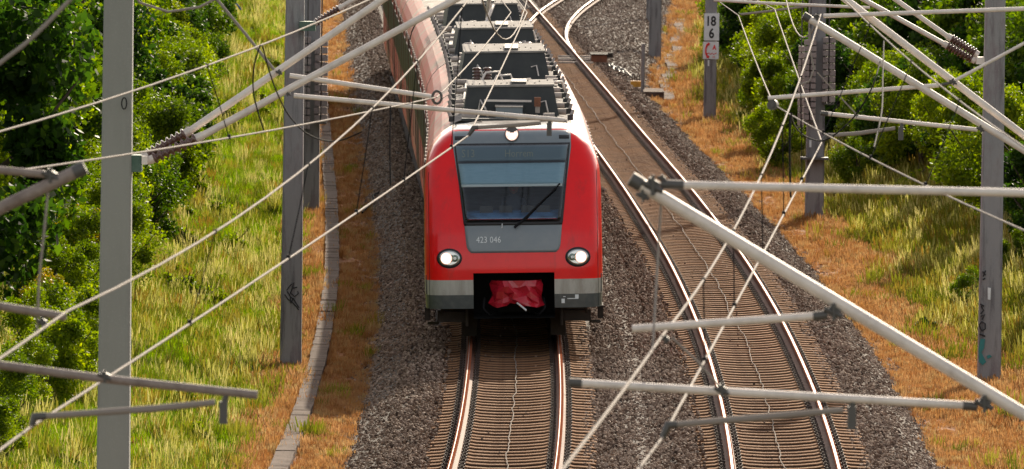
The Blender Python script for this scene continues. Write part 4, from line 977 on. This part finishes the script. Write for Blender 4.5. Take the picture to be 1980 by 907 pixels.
def masts():
    T = {}
    # left side ------------------------------------------------
    Y = 66; X = c1(Y) - 3.9; m = T['L66'] = mast(X, Y, .40, 'nearest mast on the left, only its cantilever tubes in view at the left edge')
    ip = Vector((X + .2, Y, 5.3)); tip, q = P2(Y, (160, 326), (0, 403)); d = (tip - q).normalized(); e = ip + Vector((.75, 0, .33))
    insulator(m, ip, e); tubep(m, 'cantilever_tube', [tip, q, e], .046, 'galv_shaded', cap=1)
    tubep(m, 'top_tube', [Vector((X + .2, Y, at(0, 330, Y).z)), *P2(Y, (0, 329), (88, 337))], .028, 'galv_shaded'); clamp(m, at(98, 338, Y), .10)
    tubep(m, 'registration_tube', [Vector((X + 1.2, Y, 6.35)), *P2(Y, (0, 592), (128, 613))], .030, 'galv_shaded'); clamp(m, at(82, 622, Y), .07)
    tubep(m, 'registration_tube', [*P2(Y, (498, 764), (205, 733), (0, 706)), Vector((X + 1.0, Y, 6.0))], .031, 'galv_shaded'); clamp(m, at(203, 727, Y), .08)
    steady(m, Y, ((437, 762), (432, 798)), ((416, 778), (300, 790), (66, 806)), (62, 824))
    m = T['L112'] = mast(-4.77, 112, .415, 'broad grey concrete mast standing nearest on the left', zb=-1.6, h=10.5, mt='concrete_smooth')
    mb = MB(); p = at(262, 312, 112); mb.box(p + Vector((-.02, 0, -.02)), (.20, .30, .20), 0); mb.box(p + Vector((.10, -.02, .02)), (.10, .26, .10), 1); mb.build('bracket', [M['green_steel'], M['galv']], m)
    for a, b, c, t_ in (((275, 305), (368, 253), (740, -1), (790, -35)), ((285, 312), (392, 262), (880, -1), (925, -26))):
        A, B, C_, D = P2(112, a, b, c, t_)
        if b[0] == 368: A.y += .10; B.y += .12
        insulator(m, A, B, .072, 8); tubep(m, 'cantilever_tube', [D, C_, B], .044)
    tubep(m, 'registration_tube', P2(112, (560, 146), (835, 187)), .029); clamp(m, at(540, 140, 112), .07)
    tubep(m, 'registration_tube', P2(112, (568, 185), (1092, 233)), .030, cap=None); clamp(m, at(556, 180, 112), .07); clamp(m, at(975, 221, 112), .04)
    steady(m, 112, ((1063, 230), (1062, 250)), ((1046, 238), (1000, 242), (916, 247)), (906, 262))
    mb = MB(); p = at(845, 188, 112); mb.tube([p + Vector((.055 * math.cos(a), -.02, .075 * math.sin(a))) for a in np.linspace(0, 6.283, 15)], .018, 6); mb.build('wire_ring', M['galv_dark'], m)
    tubep(m, 'tie_rope', P2(112, (240, -40), (270, 5), (325, 23), (385, 14), (418, -3)), .016, 'wire', 8); tubep(m, 'tie_rope', P2(112, (418, -3), (470, 60), (530, 135)), .018, 'wire', 8)
    mb = MB(); p = at(240, 200, 111.75); mb.tube([p + Vector((.03 * math.cos(a), 0, .07 * math.sin(a))) for a in np.linspace(0, 6.283, 12)], .008, 5); mb.build('cable_eye', M['cable'], m)
    p = at(562, 703, 161.3); m = T['L160'] = mast(p.x, 161.3, .375, 'slim grey mast with a black scribble, beside the duct covers')
    a, b, c, t_ = P2(161, (606, 47), (662, 12), (705, -12), (800, -70)); mb = MB(); mb.box(a + Vector((-.10, 0, -.03)), (.28, .35, .16)); mb.build('bracket', M['green_steel'], m)
    insulator(m, a, b, .075, 8); tubep(m, 'cantilever_tube', [t_, c, b], .042)
    g = MB(); S = [[(555,560),(562,550),(569,545),(566,556),(560,570),(567,577),(563,585)], [(551,568),(558,578),(563,580),(574,592),(578,598)], [(556,562),(562,572),(562,584)], [(566,556),(575,554)], [(564,566),(570,572),(578,566),(576,562)], [(568,575),(572,583),(579,594)]]
    for s_ in S: g.tube([at(x, y, 161.3) + Vector((0, -.20, 0)) for x, y in s_], .009, 5)
    g.build('graffiti_scribble', M['blk'], m)
    p = at(600, 390, 214); m = T['L212'] = mast(p.x, 214, .41, 'left mast with stacked weights, half hidden behind the scribbled mast')
    for Yq, xo in ((266, -3.9), (318, -3.9)): mast(c1(Yq) + xo - .1, Yq, .38, 'far left mast %s' % ('behind the left mast with weights' if Yq == 266 else 'second behind the left mast with weights'))
    # right side -----------------------------------------------
    Y = 66; X = 5.0; m = T['R66'] = mast(X, Y, .40, 'nearest mast on the right, only its big cantilever tubes in view')
    ip = Vector((X - .2, Y, 5.1)); tip, q = P2(Y, (1224, 348), (1980, 801)); e = Vector((X - .85, Y, q.z + (X - .85 - q.x) * (tip.z - q.z) / (tip.x - q.x)))
    insulator(m, ip, e); tubep(m, 'cantilever_tube', [tip, q, e], .047, cap=1)
    tubep(m, 'top_tube', [*P2(Y, (1286, 357), (1980, 373)), Vector((X - .2, Y, 7.05))], .029); tubep(m, 'tube_socket', P2(Y, (1278, 356), (1322, 358)), .034, 'galv_dark')
    clamp(m, at(1262, 358, Y), .13); clamp(m, at(1243, 378, Y), .08); clamp(m, at(1281, 345, Y), .06)
    tubep(m, 'registration_tube', P2(Y, (1222, 636), (1592, 610)), .028); tubep(m, 'tube_socket', P2(Y, (1572, 612), (1600, 609)), .034, 'galv_dark'); clamp(m, at(1612, 602, Y), .11)
    tubep(m, 'registration_tube', P2(Y, (1106, 740), (1395, 757), (1886, 785)), .030, cap=1); tubep(m, 'tube_socket', P2(Y, (1862, 784), (1890, 786)), .034, 'galv_dark'); clamp(m, at(1903, 780, Y), .11); clamp(m, at(1396, 754, Y), .09)
    steady(m, Y, ((1649, 776), (1647, 808)), ((1630, 793), (1460, 808), (1292, 822)), (1281, 846))
    tubep(m, 'tie_rope', P2(Y, (1298, 652), (1350, 700), (1392, 748)), .010, 'wire', 6); clamp(m, at(1287, 655, Y), .06)
    X = 7.25; Y = 112; m = T['R112'] = mast(X, Y, .40, 'second mast on the right, just outside the picture, its cantilevers in view')
    for a, b, dy in (((1556, 31), (2012, 310), 0), ((1608, -22), (1980, 262), .14)):
        A, B = P2(Y, a, b)
        if dy: B2 = A.lerp(B, 1.09)
        else: B2 = B
        A.y += dy; B2.y += dy; insulator(m, Vector((X - .2, Y + dy, B2.z - .33)), B2); tubep(m, 'cantilever_tube', [A, B2], .044, cap=1 if not dy else None)
    tubep(m, 'top_tube', [*P2(Y, (1592, 31), (1980, 17)), Vector((X - .2, Y, 7.1))], .026); clamp(m, at(1580, 32, Y), .08)
    tubep(m, 'registration_tube', P2(Y, (1485, 190), (1815, 165)), .026); clamp(m, at(1843, 158, Y), .08); tubep(m, 'tie_rope', P2(Y, (1815, 165), (1840, 160)), .018, 'galv_dark')
    tubep(m, 'brace_tube', [*P2(Y, (1848, 155), (1980, 84)), Vector((X - .2, Y, 7.3))], .020)
    tubep(m, 'registration_tube', P2(Y, (1590, 219), (1890, 251)), .026, cap=1); clamp(m, at(1896, 249, Y), .08); clamp(m, at(1656, 223, Y), .05)
    steady(m, Y, ((1744, 234), (1742, 258)), ((1731, 248), (1660, 258), (1600, 262)), (1589, 275))
    tubep(m, 'tie_rope', P2(Y, (1580, 140), (1655, 220)), .009, 'wire', 6)
    tubep(m, 'stitch_rope', P2(Y, (1566, 55), (1567, 100), (1574, 133), (1565, 157), (1548, 163)), .012, 'wire', 6)
    mb = MB(); p = at(1497, 203, 112); mb.tube([p + Vector((-.03, -.05, 0)), p + Vector((0, .05, 0))], .062, 18); mb.tube([p + Vector((-.03, -.07, 0)), p + Vector((-.03, -.04, 0))], .03, 10); mb.build('pulley', M['galv_dark'], m)
    p = at(1912, 745, 159); m = T['R160'] = mast(p.x, 159, .395, 'right concrete mast with black letters and teal paint near its foot')
    for a, b, c in (((1886, 118), (1824, 84), (1668, -2)), ((1892, 106), (1832, 70), (1730, -2))):
        A, B, C_ = P2(159, a, b, c); insulator(m, A, B, .08, 9); D = B.lerp(C_, 1.7) if c[0] > 1700 else B.lerp(C_, 1.35); tubep(m, 'cantilever_tube', [D, B], .042)
    mb = MB(); mb.box(at(1901, 117, 159), (.24, .3, .12)); mb.build('bracket', M['galv'], m)
    tubep(m, 'registration_tube', [*P2(159, (1380, 0), (1480, 6), (1682, 15))], .026); tubep(m, 'steady_arm', P2(159, (1560, 12), (1500, 20), (1432, 28)), .020, 'wire')
    yf = 158.78; g = MB(); S = [[(1900,525),(1906,532)], [(1906,523),(1901,535)], [(1900,541),(1905,538)], [(1897,592),(1902,600),(1896,607)], [(1896,612),(1904,608),(1899,618)], [(1895,634),(1893,628),(1898,622),(1905,626),(1905,636),(1899,640),(1895,634)], [(1894,646),(1905,650)], [(1895,588),(1903,592)]]
    for s_ in S: g.tube([at(x, y, yf) for x, y in s_], .013, 5)
    g.build('graffiti_letters', M['blk'], m)
    def blob(mt, name, pp):
        g = MB(); vs = [at(x, y, yf) for x, y in pp]; vs2 = [v + Vector((0, .03, 0)) for v in vs]; n = len(vs); g.add(vs + vs2, [tuple(range(n))] + [(k, (k+1) % n, n + (k+1) % n, n + k) for k in range(n)], 0); g.build(name, M[mt], m)
    blob('teal', 'graffiti_paint', [(1896,655),(1905,656),(1903,672),(1898,682),(1907,700),(1900,706),(1893,700),(1892,676)]); blob('teal', 'graffiti_paint', [(1908,688),(1914,686),(1918,690),(1910,694)])
    blob('white', 'white_sticker', [(1910,556),(1916,557),(1915,580),(1910,579)])
    p = at(1574, 433, 212); m = T['R212'] = mast(p.x, 212, .43, 'right mast between hanging columns of stacked weights')
    mb = MB(); q = at(1575, 306, 211.7); mb.box(q, (.62, .5, .05)); mb.build('guide_frame', M['galv_dark'], m)
    blob2 = MB(); q = at(1567, 278, 211.7); blob2.box(q, (.05, .02, .16)); blob2.build('white_plate', M['white'], m)
    p = at(1372, 232, 266); m = T['R266'] = mast(p.x, 266, .36, 'mast carrying a white number sign and a telephone sign')
    for (x0, y0, x1, y1, kind) in ((1361, 26, 1391, 78, 'n'), (1359, 81, 1390, 114, 't')):
        a, b = at(x0, y1, 265.75), at(x1, y0, 265.75); sg = MB(); sg.box((a + b) / 2, (b.x - a.x, .02, b.z - a.z)); s_ = sg.build('number_sign' if kind == 'n' else 'telephone_sign', M['white'], m); W_ = b.x - a.x; H_ = b.z - a.z
        def glyph(txt, fx, fz, hz, mt, name='lettering'):
            F = lambda x, y, z: Vector((a.x + x, 265.735, a.z + z)); cu = bpy.data.curves.new('t', 'FONT'); cu.body = txt; cu.size = hz / .7; cu.offset = .012; tmp = bpy.data.objects.new('t', cu); me = bpy.data.meshes.new_from_object(tmp)
            g = MB(); ww = max(v.co.x for v in me.vertices) + min(v.co.x for v in me.vertices); sx = .80
            g.add([F(W_ * fx + (v.co.x - ww / 2) * sx, 0, H_ * fz + v.co.y) for v in me.vertices], [tuple(p_.vertices) for p_ in me.polygons], 0); g.build(name, mt, s_)
        if kind == 'n': glyph('18', .5, .55, H_ * .34, M['blk']); glyph('6', .5, .10, H_ * .34, M['blk'])
        else:
            g = MB(); F = lambda u, v: Vector((a.x + W_ * u, 265.735, a.z + H_ * v))
            g.tube([F(.40, .90), F(.26, .82), F(.18, .60), F(.18, .38), F(.26, .18), F(.38, .12)], [.035, .03, .022, .022, .03, .035], 8); g.tube([F(.28, .88), F(.40, .84)], .04, 8); g.tube([F(.24, .16), F(.38, .10)], .04, 8)
            g.tube([F(.12, .28), F(.40, .34), F(.48, .26), F(.60, .36), (F(.66, .26)), F(.86, .36)], .011, 5); g.tube([F(.60, .10), F(.76, .16), F(.72, .06)], .008, 5); g.build('handset_symbol', M['redprint'], s_); glyph('A', .72, .56, H_ * .24, M['redprint'])
    sg = MB(); q = at(1370, 122, 265.75); sg.box(q, (.05, .02, .17)); sg.build('small_plate', M['white'], m)
    p = at(1266, 115, 314); mast(p.x, 314, .42, 'far mast by the grey post at the right edge of the ballast'); p = at(1258, 62, 345); mast(p.x, 345, .34, 'farthest mast, half hidden behind another at the top')
    p = at(1292, 8, 385); mast(p.x, 385, .40, 'small far mast at the top edge, right of the far pair')
    return T
TT = masts()
def weights():
    def stack(x0, x1, y0, y1, Y, n, label):
        a, b = at(x0, y1, Y), at(x1, y0, Y); H_ = (b.z - a.z) / n; cx = (a.x + b.x) / 2; w_ = b.x - a.x; r = random.Random(int(x0))
        t = empty('weight_stack', (cx, Y, a.z), label, 'counterweights', 'stacks of counterweight blocks on the masts')
        for k in range(n):
            mb = MB(); zc = a.z + (k + .5) * H_
            for s in (-1, 1): mb.box((cx + s * w_ * .27 + r.uniform(-.008, .008), Y, zc), (w_ * .43, .34, H_ * .80))
            mb.build('weight_block', M['block'], t)
        mb = MB(); mb.tube([(cx, Y, a.z - .03), (cx, Y, b.z + 1.2)], .018, 6); mb.box((cx, Y, a.z - .03), (w_ * .9, .2, .04)); mb.build('hanger_rod', M['galv_dark'], t)
    stack(586, 602, 70, 250, 213.4, 13, 'short run of stacked weights against the left post'); stack(607, 635, 76, 235, 213.6, 11, 'grey stacked weights right of the left post')
    stack(1542, 1556, 88, 243, 213.0, 12, 'darker narrow weight column farthest left on the right side mast'); stack(1553, 1579, 76, 232, 211.6, 13, 'middle weight column in front of the right side mast'); stack(1589, 1616, 71, 198, 211.8, 10, 'weight column hanging right of the right side mast')
weights()

# ------------------------------------------------------------------ overhead wires
def curve(pts, sub=6):
    """pixel-and-distance control points become one smooth line in space"""
    P = [at(*p) if not isinstance(p, Vector) else p for p in pts]; out = []
    for i in range(len(P) - 1):
        p0 = P[max(i - 1, 0)]; p1 = P[i]; p2 = P[i + 1]; p3 = P[min(i + 2, len(P) - 1)]
        for k in range(sub):
            t = k / sub; out.append(.5 * ((2 * p1) + (p2 - p0) * t + (2*p0 - 5*p1 + 4*p2 - p3) * t*t + (3*p1 - p0 - 3*p2 + p3) * t**3))
    return out + [P[-1]]
def wire(name, pts, r, label, sub=6, mt='wire', raw=False, cat='wire'):
    Q = pts if raw else curve(pts, sub); mb = MB(); mb.tube(Q, r * .82, 7); o = mb.build(name, M[mt], None, Q[0]); tag(o, label, cat); return o, Q
def on(Q, Y):
    for a, b in zip(Q, Q[1:]):
        if min(a.y, b.y) <= Y <= max(a.y, b.y): return a.lerp(b, (Y - a.y) / (b.y - a.y + 1e-9))
def droppers(o, Qa, Qb, Ys):
    for Y in Ys:
        a, b = on(Qa, Y), on(Qb, Y)
        if a is None or b is None: continue
        mb = MB(); mb.tube([a, a.lerp(b, .5) + Vector((.004, .01, 0)), b], .0055, 5); mb.box(b + Vector((0, 0, .01)), (.035, .05, .05)); mb.box(a, (.03, .04, .04)); mb.build('dropper', M['cable'], o)
V = Vector
def span(sup, sag=0.0, n=14):
    """supports given as pixel-and-distance or 3-D points; each span hangs by its sag"""
    P = [at(*p) if not isinstance(p, Vector) else p for p in sup]; out = []; sg = sag if isinstance(sag, (list, tuple)) else [sag] * (len(P) - 1)
    for i in range(len(P) - 1):
        for k in range(n):
            t = k / n; out.append(P[i].lerp(P[i + 1], t) - Vector((0, 0, 4 * sg[i] * t * (1 - t))))
    return out + [P[-1]]
w1, C1 = wire('contact_wire', span([V((-5.6, 20, 5.5)), (62, 824, 66), (906, 262, 112), (1019, 24, 160), V((-.9, 214, 5.5)), V((-2.2, 266, 5.5))], .03), .013, 'contact wire over the red train, running down to the lower left', raw=True)
w2, Mw1 = wire('messenger_wire', span([V((-5.4, 20, 7.0)), (130, 602, 66), (925, -26, 112), (1032, -60, 160), V((-.9, 214, 7.2))], [.3, .42, .9, .9]), .012, 'carrier wire from the left tubes up across the scribbled mast', raw=True)
w3, C1b = wire('contact_wire', span([V((-6.7, 66, 6.8)), (845, 188, 112), (988, 24, 160), V((-1.3, 214, 5.5))], [.12, .05, .03]), .012, 'wire crossing the broad mast at insulator height to the ring over the train side', raw=True)
w4, M1b = wire('messenger_wire', span([V((-6.7, 66, 6.75)), (790, -36, 112)], .28), .012, 'upper left wire rising in front of both left masts', raw=True)
droppers(w2, Mw1, C1, (77.5, 87, 95, 101.5, 109)); droppers(w4, M1b, C1b, (96,)); 
w5, C2 = wire('contact_wire', span([V((-2.2, 20, 5.5)), (1281, 846, 66), (1589, 275, 112), (1498, 18, 159), V((3.2, 212, 5.5)), V((1.9, 266, 5.5))], .02), .013, 'contact wire zigzagging over the empty right track', raw=True)
w6, Mw2 = wire('messenger_wire', span([V((-1.6, 20, 7.0)), (1280, 650, 66), (1587, 28, 112)], [.2, .40]), .012, 'carrier wire crossing from the lower middle up to the tip of the right cantilever', raw=True)
w6b, Mw2b = wire('messenger_wire', span([(1587, 28, 112), (1500, -140, 159)], .9), .012, 'carrier wire continuing beyond the tip of the right cantilever', raw=True)
w7, C2b = wire('contact_wire', span([V((1.9, 266, 5.5)), V((3.0, 212, 5.5)), (1428, 30, 159), (1493, 196, 112)], .03), .011, 'wire from the top down to the pulley on the right cantilever', raw=True)
w7b, C2c = wire('contact_wire', span([(1502, 206, 112), V((4.9, 66, 6.4))], .10), .011, 'wire leaving the pulley down to the right edge', raw=True)
w8, M2b = wire('messenger_wire', span([(1600, -34, 112.4), V((4.9, 66, 6.75))], .22), .011, 'wire running along under the upper right cantilever tube', raw=True)
droppers(w6, Mw2, C2, (74, 81, 89, 96, 103)); droppers(w8, M2b, C2c, (104, 97, 90))
wire('hanging_rope', [(1281, 345, 66), (1272, 500, 66), (1262, 677, 65.5)], .011, 'pale rope hanging from the near right cantilever tip', cat='rope')
wire('hanging_rope', [(96, 335, 66), (86, 440, 66), (76, 540, 66), (72, 650, 66)], .011, 'pale rope hanging from the near left cantilever tip', cat='rope')
wire('near_wire', [(-60, 175, 66), (0, 122, 66), (60, 75, 66), (135, 0, 66), (170, -40, 66)], .018, 'thick blurred wire across the upper left corner')
wire('jumper_cable', [(503, 88, 98), (491, 130, 100), (491, 185, 101), (510, 252, 103)], .010, 'black jumper hanging nearly straight on the left', mt='cable', cat='cable')
wire('jumper_cable', [(507, 88, 98), (530, 165, 100), (560, 225, 102), (600, 262, 103), (650, 273, 104), (700, 255, 104)], .010, 'black jumper looping down to the carrier wire on the left', mt='cable', cat='cable')
wire('jumper_cable', [(1709, 80, 105), (1707, 150, 102), (1705, 215, 98), (1690, 285, 95)], .010, 'black jumper hanging straight on the right', mt='cable', cat='cable')
wire('jumper_cable', [(1702, 118, 112), (1688, 165, 111), (1660, 215, 111), (1625, 252, 111), (1590, 272, 111), (1555, 262, 110), (1535, 240, 107), (1530, 218, 103)], .011, 'long black jumper looping across the right cantilever', mt='cable', cat='cable')
wire('drop_cable', [(1528, 222, 102), (1527, 300, 102), (1529, 382, 102)], .014, 'straight black cable hanging from the carrier wire', mt='cable', cat='cable')
wire('drop_cable', [(755, 205, 101), (754, 280, 101), (755, 360, 101)], .010, 'straight black cable above the dark ballast on the left', mt='cable', cat='cable')
# a cable end lying in the shaded ballast
p = at(705, 350, 222); wire('loose_cable', [V((c1(218) - 2.3, 219, -.55)), V((c1(216) - 2.45, 216.5, -.50)), V((c1(213) - 2.5, 214, -.50)), V((c1(210) - 2.75, 211, -.62))], .03, 'short black cable end lying in the shaded ballast', mt='cable', cat='cable')
# cabinet far off at the upper left
p = at(415, 32, 330); z = ground_z(p.x, 330)
t = empty('trackside_cabinet', (p.x, 330, z), 'small teal cabinet far away at the top left of the meadow', 'cabinet')
mb = MB(); mb.box((p.x, 330, z + .55), (.85, .5, 1.1)); mb.build('cabinet_body', M['tealpaint'], t); mb = MB(); mb.box((p.x, 330, z + 1.13), (.95, .6, .06)); mb.build('cabinet_roof', M['blue'], t)
p = at(436, 25, 332); mb = MB(); mb.tube([(p.x, 332, ground_z(p.x, 332)), (p.x, 332, ground_z(p.x, 332) + 1.9)], .08, 8); mb.tube([(p.x, 332, ground_z(p.x, 332) + .9), (p.x + .55, 332, ground_z(p.x, 332) + .2)], .04, 6)
o = mb.build('blue_post', M['blue'], None, (p.x, 332, ground_z(p.x, 332))); tag(o, 'blue post with a dark strut beside the far teal cabinet', 'post')
